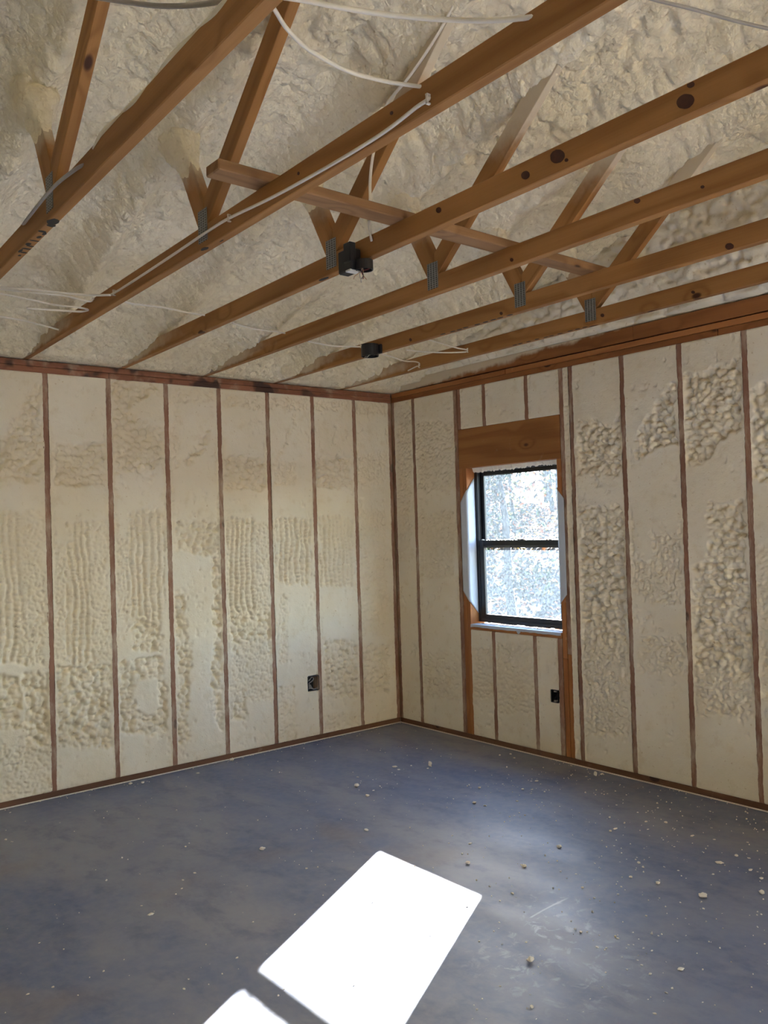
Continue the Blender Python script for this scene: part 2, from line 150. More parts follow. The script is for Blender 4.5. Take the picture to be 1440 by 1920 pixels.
def mat_wood(name, light, dark, knot, mode='none', dusty=0.0, grain=1.0):
    """pine: grain runs along the local x axis; mode sets where pale foam overspray lies on it"""
    b = NB(name); g = b.geo(); pos = g.outputs['Position']; nrm = g.outputs['Normal']
    rnd = b.rand(); off = b.comb(b.math('MULTIPLY', rnd, 37.0), b.math('MULTIPLY', rnd, 91.0), b.math('MULTIPLY', rnd, 53.0))
    va = b.n('ShaderNodeVectorMath', operation='ADD'); b.set(va.inputs[0], b.objco()); b.set(va.inputs[1], off); co = va.outputs[0]
    warp = b.noise(b.mapping(co, scale=(.55, 5, 5)), 1.0, 2, .5)
    kn = b.voro(b.mapping(co, scale=(3.0, 5.5, 5.5)), 1.0)
    near = b.ramp(kn, .0, .38, 1, 0)
    s = b.sep(co)
    ringv = b.math('ADD', b.math('MULTIPLY', b.math('ADD', s[1], s[2]), 26.0),
                   b.math('ADD', b.math('MULTIPLY', warp, 11.0), b.math('MULTIPLY', near, 4.0)))
    rings = b.math('ADD', b.math('MULTIPLY', b.math('SINE', b.math('MULTIPLY', ringv, 2.2)), .5), .5)
    rings = b.math('POWER', rings, 2.2)
    fib = b.noise(b.mapping(co, scale=(4, 160, 160)), 1.0, 3, .6)
    f = b.math('ADD', b.math('MULTIPLY', rings, .42 * grain), b.math('MULTIPLY', fib, .45), clamp=True)
    col = b.mix(f, light, dark)
    tone = b.noise(b.mapping(co, scale=(.9, 3, 3)), 1.0, 2)
    col = b.mix(b.ramp(tone, .35, .7, 0, .35), col, tuple(c * .72 for c in dark[:3]) + (1,))
    kmask = b.ramp(kn, .085, .125, 1, 0)
    col = b.mix(b.math('MULTIPLY', kmask, .9), col, knot)
    p = b.sep(pos); nz = b.noise(pos, 7, 4, .6)
    dust = rgb(214, 200, 174)
    if mode == 'truss':
        e1 = b.ramp(b.math('ADD', p[1], b.math('MULTIPLY', b.math('SUBTRACT', nz, .5), .9)), -1.05, -.25)
        zb = b.ramp(b.math('ADD', b.math('ADD', p[2], b.math('MULTIPLY', nz, .06)), b.math('MULTIPLY', p[1], .045)), 2.755, 2.785)
        e1 = b.math('MULTIPLY', e1, zb)
        e2 = b.ramp(b.math('ADD', p[2], b.math('MULTIPLY', b.math('SUBTRACT', nz, .5), .28)), 3.02, 3.36)
        # the short webs sit nearer the eave than the long ones and take foam lower down
        e2b = b.ramp(b.math('ADD', p[2], b.math('MULTIPLY', b.math('SUBTRACT', nz, .5), .2)), 2.98, 3.14)
        e2 = b.mix(b.ramp(p[1], -2.6, -2.45), b.ramp(b.math('ADD', b.math('ADD', p[2], b.ramp(p[0], -2.75, -2.6, -.5, 0)), b.math('MULTIPLY', b.math('SUBTRACT', nz, .5), .22)), 3.20, 3.38), e2b)
        cover = b.math('MAXIMUM', e1, e2)
        up = b.ramp(b.sep(nrm)[2], -.95, -.75)
        cover = b.math('MULTIPLY', cover, up)
    elif mode == 'gable':
        cover = b.ramp(b.math('ADD', b.math('ADD', p[2], b.math('MULTIPLY', b.math('SUBTRACT', nz, .5), .10)), b.math('MULTIPLY', b.math('ADD', p[1], .6), .055)), 2.745, 2.785)
    elif mode == 'stud':
        cover = b.ramp(b.noise(b.mapping(pos, scale=(1, 1, .35)), 9, 5, .7), .42, .78, 0, .75)
    elif mode == 'plate':
        cover = b.ramp(nz, .5, .75, 0, .4)
    elif mode == 'clean':
        cover = b.ramp(nz, .62, .8, 0, .35)
    else:
        cover = None
    if cover is not None: col = b.mix(b.math('MULTIPLY', cover, .92), col, dust)
    if dusty: col = b.mix(dusty, col, dust)
    if mode == 'plate':      # soft black spray-paint blotches on the plate of the left wall
        soot = b.ramp(b.noise(b.mapping(pos, scale=(1, .05, 1.1)), 6.0, 2, .5), .50, .60)
        rng = b.math('MULTIPLY', b.ramp(p[0], -.5, -1.0, 0, 1), b.ramp(p[1], -.02, 0.0))
        col = b.mix(b.math('MULTIPLY', b.math('MULTIPLY', soot, rng), .8), col, rgb(38, 36, 38))
    return b.done(b.bsdf(col, .62, b.bump(f, .18, .003), spec=.3))

def mat_concrete():
    b = NB('sealed_concrete'); pos = b.geo().outputs['Position']; p = b.sep(pos)
    st = b.mapping(pos, rot=(0, 0, .5), scale=(1.5, .8, 1))
    a = b.noise(st, .9, 6, .64, .4); c = b.noise(st, 3.6, 7, .66, .25); d = b.noise(pos, 22, 4, .6)
    col = b.mix(b.ramp(a, .36, .66), rgb(100, 110, 138), rgb(138, 138, 146))  # blue of the sky light mixed into the grey slab colours
    col = b.mix(b.ramp(c, .46, .68, 0, .55), col, rgb(76, 86, 116))
    col = b.mix(b.ramp(b.noise(pos, 1.4, 3), .56, .72, 0, .5), col, rgb(136, 120, 108))
    col = b.mix(b.ramp(d, .35, .7, 0, .22), col, rgb(150, 150, 152))
    # chalky scuffs to the right of the sunlit patch and one long scratch: marks in the slab itself
    def blob(x, y, r, sx=1.0):
        dx = b.math('MULTIPLY', b.math('SUBTRACT', p[0], x), sx); dy = b.math('SUBTRACT', p[1], y)
        dd = b.math('SQRT', b.math('ADD', b.math('MULTIPLY', dx, dx), b.math('MULTIPLY', dy, dy)))
        return b.ramp(dd, r * .25, r, 1, 0)
    nz = b.ramp(b.noise(pos, 17, 5, .65, .6), .52, .68)
    m = b.math('MAXIMUM', blob(-1.92, -3.23, .26), b.math('MULTIPLY', blob(-2.12, -3.42, .45), .6))
    m = b.math('MAXIMUM', m, b.math('MULTIPLY', blob(-1.75, -3.1, .22), .8))
    col = b.mix(b.math('MULTIPLY', b.math('MULTIPLY', m, nz), .75), col, rgb(196, 200, 206))
    ax, ay, bx_, by_ = -1.9175, -3.1006, -1.6334, -3.0879
    L = math.hypot(bx_ - ax, by_ - ay); ux, uy = (bx_ - ax) / L, (by_ - ay) / L
    rx = b.math('SUBTRACT', p[0], ax); ry = b.math('SUBTRACT', p[1], ay)
    al = b.math('ADD', b.math('MULTIPLY', rx, ux), b.math('MULTIPLY', ry, uy))
    ac = b.math('ABSOLUTE', b.math('ADD', b.math('SUBTRACT', b.math('MULTIPLY', rx, uy), b.math('MULTIPLY', ry, ux)), b.math('MULTIPLY', b.math('SINE', b.math('MULTIPLY', al, 10)), .006)))
    line = b.math('MULTIPLY', b.ramp(ac, .002, .007, 1, 0), b.math('MULTIPLY', b.ramp(al, 0, .02), b.ramp(al, L - .06, L, 1, 0)))
    col = b.mix(b.math('MULTIPLY', line, .8), col, rgb(196, 200, 206))
    rough = b.ramp(b.noise(st, 2.2, 5), .3, .7, .50, .62)
    h = b.math('ADD', b.math('MULTIPLY', a, .4), b.math('MULTIPLY', b.noise(pos, 60, 3), .06))
    return b.done(b.bsdf(col, rough, b.bump(h, .025, .02), spec=.8))

def mat_glass(name, dust):
    b = NB(name); pos = b.geo().outputs['Position']
    tr = b.n('ShaderNodeBsdfTransparent'); tr.inputs[0].default_value = (.93, .96, .98, 1)
    tl = b.n('ShaderNodeBsdfTranslucent'); tl.inputs[0].default_value = (.62, .80, 1, 1)  # dust film, tinted blue to paint in the bluish glare haze
    gl = b.n('ShaderNodeBsdfGlossy'); gl.inputs['Roughness'].default_value = .04
    nz = b.ramp(b.noise(pos, 60, 5, .7), .35, .75, dust * .5, dust * 1.7)
    m1 = b.n('ShaderNodeMixShader'); b.set(m1.inputs[0], nz)
    b.t.links.new(tr.outputs[0], m1.inputs[1]); b.t.links.new(tl.outputs[0], m1.inputs[2])
    m2 = b.n('ShaderNodeMixShader'); m2.inputs[0].default_value = .045
    b.t.links.new(m1.outputs[0], m2.inputs[1]); b.t.links.new(gl.outputs[0], m2.inputs[2])
    b.t.links.new(m2.outputs[0], b.out.inputs[0]); return b.m

def mat_leaf(name):
    b = NB(name)
    at = b.n('ShaderNodeAttribute', attribute_name='tint')
    d = b.n('ShaderNodeBsdfDiffuse'); b.set(d.inputs[0], at.outputs['Color'])
    t = b.n('ShaderNodeBsdfTranslucent'); b.set(t.inputs[0], at.outputs['Color'])
    mx = b.n('ShaderNodeMixShader'); mx.inputs[0].default_value = .55
    b.t.links.new(d.outputs[0], mx.inputs[1]); b.t.links.new(t.outputs[0], mx.inputs[2])
    b.t.links.new(mx.outputs[0], b.out.inputs[0]); return b.m

def mat_nailplate():
    b = NB('galvanised_plate'); co = b.objco(); s = b.sep(co)
    st = b.math('FRACT', b.math('MULTIPLY', s[1], 4 / .076))
    colm = b.ramp(b.math('ABSOLUTE', b.math('SUBTRACT', st, .5)), .18, .26, 1, 0)
    rw = b.math('FRACT', b.math('MULTIPLY', s[2], 13 / .127))
    rowm = b.ramp(b.math('ABSOLUTE', b.math('SUBTRACT', rw, .5)), .22, .30, 1, 0)
    slot = b.math('MULTIPLY', colm, rowm)
    col = b.mix(slot, rgb(150, 152, 150), rgb(46, 42, 36))
    col = b.mix(b.ramp(b.noise(co, 60, 2), .4, .7, 0, .4), col, rgb(110, 114, 112))
    return b.done(b.bsdf(col, .45, b.bump(b.math('SUBTRACT', 1.0, slot), .5, .002), metal=.7))

M = {}
M['foam'] = mat_foam('spray_foam')
M['foam_ceiling'] = mat_foam('spray_foam_overhead', 1.0, True)
M['foam_crumb'] = mat_plain('foam_crumb', rgb(236, 228, 212), .85, nscale=120, namp=.08)
M['truss'] = mat_wood('truss_pine', rgb(180, 130, 76), rgb(132, 86, 40), rgb(58, 26, 14), 'truss')
M['gable'] = mat_wood('gable_pine', rgb(160, 104, 60), rgb(124, 74, 38), rgb(58, 26, 14), 'gable')
M['brace'] = mat_wood('brace_pine', rgb(168, 128, 88), rgb(120, 84, 52), rgb(50, 30, 20))
M['stud'] = mat_wood('stud_pine', rgb(152, 102, 78), rgb(118, 74, 56), rgb(70, 38, 26), 'stud', .08, .6)
M['clean'] = mat_wood('clean_pine', rgb(184, 124, 74), rgb(142, 84, 44), rgb(70, 34, 18), 'clean')
M['header'] = mat_wood('header_pine', rgb(170, 116, 66), rgb(126, 76, 38), rgb(64, 30, 16), 'clean')
M['plate'] = mat_wood('top_plate_pine', rgb(160, 108, 82), rgb(122, 78, 58), rgb(60, 34, 24), 'plate')
M['sill_plate'] = mat_wood('bottom_plate_pine', rgb(122, 88, 66), rgb(92, 62, 46), rgb(50, 30, 22), 'clean')
M['concrete'] = mat_concrete()
M['black'] = mat_plain('black_window_vinyl', rgb(30, 33, 38), .38, namp=.1)
M['box'] = mat_plain('black_box_plastic', rgb(24, 24, 26), .5, namp=.2)
M['cable'] = mat_plain('cable_jacket', rgb(226, 216, 198), .5, namp=.08)
M['cable_grey'] = mat_plain('grey_cable_jacket', rgb(160, 152, 142), .55, namp=.1)
M['copper'] = mat_plain('bare_wire', rgb(190, 150, 110), .45, namp=.15)
M['wire_red'] = mat_plain('red_wire', rgb(120, 36, 30), .5)
M['wrap'] = mat_plain('jamb_wrap_film', rgb(192, 200, 212), .5, nscale=8, namp=.05)  # blue cast of the sky light put into the film colour
M['sheath'] = mat_plain('sheathing_board', rgb(170, 140, 100), .8, nscale=20)
M['knot'] = mat_plain('wood_knot', rgb(70, 34, 18), .6, nscale=60, namp=.5)
M['ink'] = mat_plain('black_ink', rgb(34, 30, 28), .7)
M['plate_metal'] = mat_nailplate()
M['glass_low'] = mat_glass('dusty_hazed_glass_lower', .008)
M['glass_up'] = mat_glass('dusty_hazed_glass_upper', .007)
M['leaf'] = mat_leaf('autumn_leaf')
M['bark'] = mat_plain('bark', rgb(40, 37, 36), .9, nscale=14, namp=.35)
M['litter'] = mat_plain('leaf_litter_soil', rgb(44, 36, 32), .95, nscale=9, namp=.4)
M['label'] = mat_plain('white_label', rgb(210, 208, 200), .6)

# ------------------------------------------------------------------ object helpers
def tag(o, label=None, cat=None, group=None, kind=None):
    if label: o['label'] = label
    if cat: o['category'] = cat
    if group: o['group'] = group
    if kind: o['kind'] = kind
    return o

def empty(name, loc=(0, 0, 0), rz=0.0):
    o = bpy.data.objects.new(name, None); C.objects.link(o); o.empty_display_size = .1
    o.location = loc; o.rotation_euler = (0, 0, rz); return o

def link(name, me, mat, parent=None, mw=None):
    if mat is not None and not me.materials: me.materials.append(mat)
    o = bpy.data.objects.new(name, me); C.objects.link(o)
    mw = mw or Matrix.Identity(4)
    if parent is not None:
        o.parent = parent
        pm = parent.matrix_basis.copy()
        if parent.parent is not None: pm = parent.parent.matrix_basis @ pm
        o.matrix_basis = pm.inverted() @ mw
    else: o.matrix_basis = mw
    return o

def mesh_pd(name, vs, fs, smooth=False):
    me = bpy.data.meshes.new(name); me.from_pydata([tuple(v) for v in vs], [], fs); me.update()
    if smooth: me.polygons.foreach_set('use_smooth', [True] * len(me.polygons))
    return me

def mesh_bm(name, bm, smooth=False):
    bmesh.ops.recalc_face_normals(bm, faces=bm.faces)
    me = bpy.data.meshes.new(name); bm.to_mesh(me); bm.free()
    if smooth: me.polygons.foreach_set('use_smooth', [True] * len(me.polygons))
    return me

def grid_mesh(name, P):            # P: (n, m, 3) array
    n, m = P.shape[:2]
    idx = np.arange(n * m).reshape(n, m)
    q = np.stack([idx[:-1, :-1], idx[1:, :-1], idx[1:, 1:], idx[:-1, 1:]], -1).reshape(-1, 4)
    me = bpy.data.meshes.new(name)
    me.vertices.add(n * m); me.vertices.foreach_set('co', P.reshape(-1).astype(np.float32))
    me.loops.add(q.size); me.loops.foreach_set('vertex_index', q.reshape(-1).astype(np.int32))
    me.polygons.add(len(q)); me.polygons.foreach_set('loop_start', np.arange(0, q.size, 4, dtype=np.int32))
    me.polygons.foreach_set('loop_total', np.full(len(q), 4, np.int32))
    me.polygons.foreach_set('use_smooth', np.ones(len(q), bool))
    me.update(calc_edges=True); return me

def quads_mesh(name, V, tint=None):           # V: (n, 4, 3)
    n = len(V); me = bpy.data.meshes.new(name)
    me.vertices.add(n * 4); me.vertices.foreach_set('co', V.reshape(-1).astype(np.float32))
    me.loops.add(n * 4); me.loops.foreach_set('vertex_index', np.arange(n * 4, dtype=np.int32))
    me.polygons.add(n); me.polygons.foreach_set('loop_start', np.arange(0, n * 4, 4, dtype=np.int32))
    me.polygons.foreach_set('loop_total', np.full(n, 4, np.int32)); me.update(calc_edges=True)
    if tint is not None:
        at = me.attributes.new('tint', 'FLOAT_COLOR', 'POINT')
        at.data.foreach_set('color', np.repeat(np.c_[tint, np.ones(n)], 4, 0).reshape(-1).astype(np.float32))
    return me

def bm_box(bm, lo, hi, bev=0.0):
    r = bmesh.ops.create_cube(bm, size=1.0); vs = r['verts']
    for v in vs:
        v.co = Vector([lo[i] + (v.co[i] + .5) * (hi[i] - lo[i]) for i in range(3)])
    if bev > 0:
        es = list({e for v in vs for e in v.link_edges})
        bmesh.ops.bevel(bm, geom=es, offset=bev, segments=1, affect='EDGES')

def box(name, lo, hi, mat, parent=None, bev=0.0025, axis='x'):
    """a board: local x runs along the board's length (axis), so the grain follows it"""
    lo = Vector(lo); hi = Vector(hi); c = (lo + hi) / 2; h = (hi - lo) / 2
    R = {'x': Matrix.Identity(3), 'y': Matrix.Rotation(math.pi / 2, 3, 'Z'), 'z': Matrix.Rotation(-math.pi / 2, 3, 'Y')}[axis]
    hl = {'x': h, 'y': Vector((h.y, h.x, h.z)), 'z': Vector((h.z, h.y, h.x))}[axis]
    bm = bmesh.new(); bm_box(bm, -hl, hl, bev)
    return link(name, mesh_bm(name, bm), mat, parent, Matrix.Translation(c) @ R.to_4x4())

def prism_yz(name, poly, x0, x1, mat, parent, ang, bev=.002, mw=None):
    """extrude a profile in the (y, z) plane along x; local x of the mesh runs along angle ang in that plane"""
    R = Matrix(((0, 1, 0), (math.cos(ang), 0, -math.sin(ang)), (math.sin(ang), 0, math.cos(ang)))).to_4x4()
    cy = sum(p[0] for p in poly) / len(poly); cz = sum(p[1] for p in poly) / len(poly)
    T = Matrix.Translation(((x0 + x1) / 2, cy, cz)) @ R; Ti = T.inverted()
    bm = bmesh.new()
    a = [bm.verts.new(Ti @ Vector((x0, y, z))) for y, z in poly]; d = [bm.verts.new(Ti @ Vector((x1, y, z))) for y, z in poly]
    n = len(poly); bm.faces.new(a); bm.faces.new(d[::-1])
    for i in range(n): bm.faces.new((a[i], d[i], d[(i + 1) % n], a[(i + 1) % n]))
    if bev: bmesh.ops.bevel(bm, geom=list(bm.edges), offset=bev, segments=1, affect='EDGES')
    return link(name, mesh_bm(name, bm), mat, parent, (mw or Matrix.Identity(4)) @ T)

def smooth_path(pts, sub=5):
    P = [Vector(p) for p in pts]; P = [P[0] * 2 - P[1]] + P + [P[-1] * 2 - P[-2]]; out = []
    for i in range(1, len(P) - 2):
        a, b, c, d = P[i - 1:i + 3]
        for k in range(sub):
            t = k / sub
            out.append(.5 * ((2 * b) + (c - a) * t + (2 * a - 5 * b + 4 * c - d) * t * t + (3 * b - a - 3 * c + d) * t ** 3))
    out.append(P[-2]); return out

def tube_mesh(name, pts, r, n=8, flat=1.0, sub=5):
    pts = smooth_path(pts, sub) if sub > 1 else [Vector(p) for p in pts]
    vs, fs = [], []
    for i, p in enumerate(pts):
        t = (pts[min(i + 1, len(pts) - 1)] - pts[max(i - 1, 0)]).normalized()
        s = t.cross(Vector((0, 0, 1)))
        s = s.normalized() if s.length > 1e-3 else Vector((1, 0, 0)); q = s.cross(t).normalized()
        for k in range(n):
            a = 2 * math.pi * k / n; vs.append(p + s * math.cos(a) * r * flat + q * math.sin(a) * r)
    for i in range(len(pts) - 1):
        for k in range(n):
            a, b = i * n + k, i * n + (k + 1) % n; fs.append((a, b, b + n, a + n))
    fs.append(tuple(range(n - 1, -1, -1))); fs.append(tuple((len(pts) - 1) * n + k for k in range(n)))
    return mesh_pd(name, vs, fs, True)

# ------------------------------------------------------------------ noise in numpy
def vnoise(x, y, seed=0):
    T = np.random.RandomState(seed).rand(128, 128)
    xi = np.floor(x).astype(int); yi = np.floor(y).astype(int); fx = x - xi; fy = y - yi
    fx = fx * fx * (3 - 2 * fx); fy = fy * fy * (3 - 2 * fy)
    g = lambda a, b: T[a % 128, b % 128]
    return (g(xi, yi) * (1 - fx) + g(xi + 1, yi) * fx) * (1 - fy) + (g(xi, yi + 1) * (1 - fx) + g(xi + 1, yi + 1) * fx) * fy
def fbm(x, y, seed=0, o=4):
    s = 0; a = .5
    for k in range(o): s = s + a * vnoise(x * 2 ** k, y * 2 ** k, seed + k); a *= .5
    return s
def lumps(u, v, cu, cv, seed=0, jit=.9, rmin=.55, rmax=.85):
    """rounded beads packed on a jittered grid: 0 in the creases, up to 1 on the crowns"""
    rs = np.random.RandomState(seed); JX = rs.rand(97, 97); JY = rs.rand(97, 97); RR = rs.rand(97, 97)
    U = u / cu; V = v / cv; ui = np.floor(U).astype(int); vi = np.floor(V).astype(int)
    best = np.zeros_like(U)
    for a in (-1, 0, 1):
        for b in (-1, 0, 1):
            ci, cj = (ui + a) % 97, (vi + b) % 97
            px = ui + a + .5 + (JX[ci, cj] - .5) * jit; py = vi + b + .5 + (JY[ci, cj] - .5) * jit
            r = rmin + (rmax - rmin) * RR[ci, cj]
            d2 = ((U - px) ** 2 + (V - py) ** 2) / (r * r)
            h = np.sqrt(np.clip(1 - d2, 0, 1)) * (.6 + .4 * RR[cj, ci]); best = np.maximum(best, h)
    return best
def inpoly(x, y, poly):
    r = np.zeros(x.shape, bool); n = len(poly); j = n - 1
    for i in range(n):
        xi, yi = poly[i]; xj, yj = poly[j]
        if yi != yj:
            c = ((yi > y) != (yj > y)) & (x < (xj - xi) * (y - yi) / (yj - yi) + xi); r ^= c
        j = i
    return r
def soften(m, k=2):
    for _ in range(k):
        p = np.pad(m, 1, mode='edge'); m = (p[:-2, 1:-1] + p[2:, 1:-1] + p[1:-1, :-2] + p[1:-1, 2:] + 2 * p[1:-1, 1:-1]) / 6
    return m

def foam_panel(parent, side, a, b, z0, z1, regions, seed, carve=(), fine=True):
    """one stud bay of trimmed foam. side 'left': a..b along x on the plane y=0; 'right': along y on the plane x=0"""
    res = .0068 if fine else .03
    lo, hi = min(a, b), max(a, b)
    nu = max(6, int((hi - lo) / res) + 1); nv = max(8, int((z1 - z0) / res) + 1)
    u, z = np.meshgrid(np.linspace(lo, hi, nu), np.linspace(z0, z1, nv), indexing='ij')
    wu = u + (fbm(u * 14, z * 14, 3) - .47) * .075 + (fbm(u * 50, z * 50, 5) - .47) * .03
    wz = z + (fbm(u * 14, z * 14, 11) - .47) * .075 + (fbm(u * 50, z * 50, 13) - .47) * .03
    big = np.zeros_like(u); rib = np.zeros_like(u); fin = np.zeros_like(u)
    if fine:
        for t, P in regions:
            xs = [q[0] for q in P]
            if max(xs) < lo - .1 or min(xs) > hi + .1: continue
            m = inpoly(wu, wz, P).astype(float)
            if t == 'l': big = np.maximum(big, m)
            elif t == 'r': rib = np.maximum(rib, m)
            else: fin = np.maximum(fin, m)
    else:
        big = (fbm(u * 3, z * 3, seed) > .52).astype(float)
    # ragged untrimmed margins along some studs
    e = np.minimum(u - lo, hi - u)
    marg = ((e < .012 + .05 * (vnoise(u * 3 + seed, z * 4.5, 21) - .5)) & (vnoise(u * 0 + seed * 3.7, z * 2.2, 23) > .5)).astype(float)
    if hi - lo < .1: marg[:] = 0; fin[:] = np.maximum(fin, .6)
    big = soften(big, 2); rib = soften(rib, 2); fin = soften(np.maximum(fin, marg), 2)
    flat = (fbm(u * 5, z * 5, 31) - .47) * .0045 + (fbm(u * 40, z * 40, 33) - .47) * .0022
    nick = np.clip(fbm(u * 30, z * 22, 41, 3) - .56, 0, 1) * -.045 * (vnoise(u * 6, z * 5, 43) > .55)
    streak = (vnoise(u * 12 + z * 9, z * 1.5 - u * 1.5, 45) - .5) * .0018
    su = u + (fbm(u * 7, z * 7, 61) - .47) * .03; sz = z + (fbm(u * 7, z * 7, 63) - .47) * .03
    L1 = lumps(su, sz, .040, .036, 71); L2 = lumps(su, sz, .019, .018, 73)
    uu = u + (fbm(u * 2.6, z * 2.4, 65) - .47) * .10 + (fbm(u * 9, z * 9, 66) - .47) * .034
    cw = .043; ci = np.floor(uu / cw); fr = (uu / cw - ci - .5) * 2
    rsn = np.random.RandomState(77); tab = rsn.rand(211); cidx = np.mod(ci.astype(int), 211)
    prof = np.sqrt(np.clip(1 - .97 * fr * fr, 0, 1))
    zz = z * (1 + .5 * (tab[cidx] - .5)) + tab[cidx] + (vnoise(ci * 1.7, z * 9, 67) - .5) * .11
    bead = np.abs(np.sin(zz * math.pi / .040)) ** .7
    R1 = prof * (.62 + .38 * bead) * (.75 + .25 * tab[(cidx * 7) % 211])
    bed = (fbm(u * 9, z * 9, 81) - .47)
    hb = -.044 + .043 * L1 + .009 * L2 + .018 * bed
    hr = -.040 + .040 * R1 + .008 * L2 + .014 * bed
    hf = -.018 + .014 * L2 + .011 * L1 + .014 * bed
    h = flat + nick + streak
    tot = np.maximum(np.maximum(big, rib), fin)
    mixd = (hb * big + hr * rib * (1 - big) + hf * fin * (1 - np.maximum(big, rib)))
    h = h * (1 - tot) + np.minimum(mixd, .001)
    if fine:      # edges: foam laps a few millimetres over the stud face, unevenly
        over = .0015 + .022 * np.clip(fbm(z * 9, u * 0 + seed * 1.3, 91) - .5, 0, 1) + .006 * (fbm(z * 60, u * 0 + seed * 2.1, 93) - .47)
        k = (np.arange(nu) == 0); u[k] -= over[k]; h[k] = .0006
        k = (np.arange(nu) == nu - 1); u[k] += over[k]; h[k] = .0006
        h[1] = np.maximum(h[1], -.004); h[-2] = np.maximum(h[-2], -.004)
        h[:, 0] = np.minimum(h[:, 0], -.004); h[:, -1] = np.minimum(h[:, -1], -.004)
    for (c0, c1, d0, d1, dep) in carve:
        k = (u > c0) & (u < c1) & (z > d0) & (z < d1); h[k] = -dep
    if side == 'left': P = np.stack([u, -h, z], -1)
    else: P = np.stack([-h, u, z], -1); P = P[::-1]
    me = grid_mesh('foam_panel', P)
    k = tot if side == 'left' else tot[::-1]
    at = me.attributes.new('skin', 'FLOAT', 'POINT'); at.data.foreach_set('value', k.reshape(-1).astype(np.float32))
    return link('foam_panel', me, M['foam'], parent)

# ------------------------------------------------------------------ the room: floor, walls, ceiling
XL, YB = -7.8, -9.5            # far side of the room behind the camera
H, PT = 2.671, 2.747           # underside and top of the double top plate
RIDGE = -4.75
fl = box('floor', (XL - .2, YB - .2, -.15), (.2, .2, 0), M['concrete'], None, 0); tag(fl, kind='structure')

def sheathing(name, boxes, gable=None):
    bm = bmesh.new()
    for lo, hi in boxes: bm_box(bm, lo, hi)
    if gable:
        x0, x1 = gable
        pr = [(.16, 2.74), (.16, 3.2), (RIDGE, 4.45), (YB - .16, 3.2), (YB - .16, 2.74)]
        a = [bm.verts.new((x0, y, z)) for y, z in pr]; d = [bm.verts.new((x1, y, z)) for y, z in pr]
        bm.faces.new(a); bm.faces.new(d[::-1])
        for i in range(5): bm.faces.new((a[i], d[i], d[(i + 1) % 5], a[(i + 1) % 5]))
    o = link(name, mesh_bm(name, bm), M['sheath']); return tag(o, kind='structure')
wl = sheathing('wall_left', [((XL - .16, .14, -.15), (.16, .16, 3.2))])
WINS = [(-1.741, -.870), (-5.40, -4.53), (-6.60, -5.73), (-7.80, -6.93), (-9.00, -8.13)]       # right-wall openings along y; all but the first unseen, added to brighten the room
ZS, ZH = .876, 2.062
bs = []; edge = .16
for y0, y1 in WINS:
    bs.append(((.14, y1, -.15), (.16, edge, 2.75))); edge = y0
    bs.append(((.14, y0, -.15), (.16, y1, ZS - .04))); bs.append(((.14, y0, ZH), (.16, y1, 2.75)))
bs.append(((.14, YB - .16, -.15), (.16, edge, 2.75)))
wr = sheathing('wall_right', bs, (.14, .16))
wb = sheathing('wall_back', [((XL - .16, YB - .16, -.15), (.16, YB, 3.2))])
ws = sheathing('wall_side', [((XL - .16, YB - .16, -.15), (XL, .16, 2.75))], (XL - .16, XL))

for o in (wb, ws): o.data.materials.clear(); o.data.materials.append(M['foam'])
# left wall framing and foam
ST = [-(0.396 + .4064 * k) for k in range(19) if -(0.396 + .4064 * k) > XL + .05]
for i, (z0, z1) in enumerate([(2.671, 2.7085), (2.7105, 2.747)]):
    seams = [XL, -5.2, -2.42, 0.0] if i == 0 else [XL, -4.4, -1.62, 0.0]
    for a, b in zip(seams[:-1], seams[1:]):
        box('top_plate', (a + .001, 0 + i * .002, z0), (b - .001, .139, z1), M['plate'], wl, .003)
for a, b in ((XL, -4.1), (-4.1, 0.0)):
    box('bottom_plate', (a + .001, -.001, .004), (b, .139, .041), M['sill_plate'], wl, .003)
box('sill_gasket', (XL, -.007, 0), (0, .02, .006), M['foam_crumb'], wl, .001)
box('corner_stud', (-.040, 0, .041), (0, .139, H), M['stud'], wl, .003, 'z')
for x in ST:
    jit = random.uniform(-.003, .003)
    box('stud', (x - .019 + jit, random.uniform(0, .003), .041), (x + .019 + jit, .139, H), M['stud'], wl, .003, 'z')
edges = [(-.040, ST[0] + .019)] + [(ST[i] - .019, ST[i + 1] + .019) for i in range(len(ST) - 1)]
CARVE_L = [(-.916, -.812, .387, .500, .075)]
for k, (a, b) in enumerate(edges):
    fine = a > -4.4
    foam_panel(wl, 'left', a, b, .041, H, LUMPS_LEFT, k, CARVE_L, fine)

# right wall framing and foam
for i, (z0, z1) in enumerate([(2.671, 2.7085), (2.7105, 2.747)]):
    seams = [YB, -6.1, -2.95, 0.0] if i == 0 else [YB, -4.9, -1.3, 0.0]
    for a, b in zip(seams[:-1], seams[1:]):
        box('top_plate', (i * .003, a + .001, z0), (.139, b - .001, z1), M['clean'] if i else M['gable'], wr, .003, 'y')
for a, b in ((YB, -3.7), (-3.7, 0.0)):
    box('bottom_plate', (-.001, a + .001, .004), (.139, b, .041), M['sill_plate'], wr, .003, 'y')
box('sill_gasket', (-.007, YB, 0), (.02, 0, .006), M['foam_crumb'], wr, .001, 'y')
def rstud(name, y0, y1, z0, z1, mat='stud', x0=0.0):
    return box(name, (x0, min(y0, y1), z0), (.139, max(y0, y1), z1), M[mat], wr, .003, 'z')
rstud('corner_stud', -.0005, -.038, .041, H)
rstud('stud', -.259, -.297, .041, H)
rstud('king_stud', -.752, -.790, .041, H)
rstud('jack_stud', -.793, -.831, .041, ZH, 'clean'); rstud('jack_stud', -.832, -.869, .041, ZH, 'clean', .001)
box('header', (.001, -1.782, ZH), (.139, -.792, 2.360), M['header'], wr, .003, 'y')
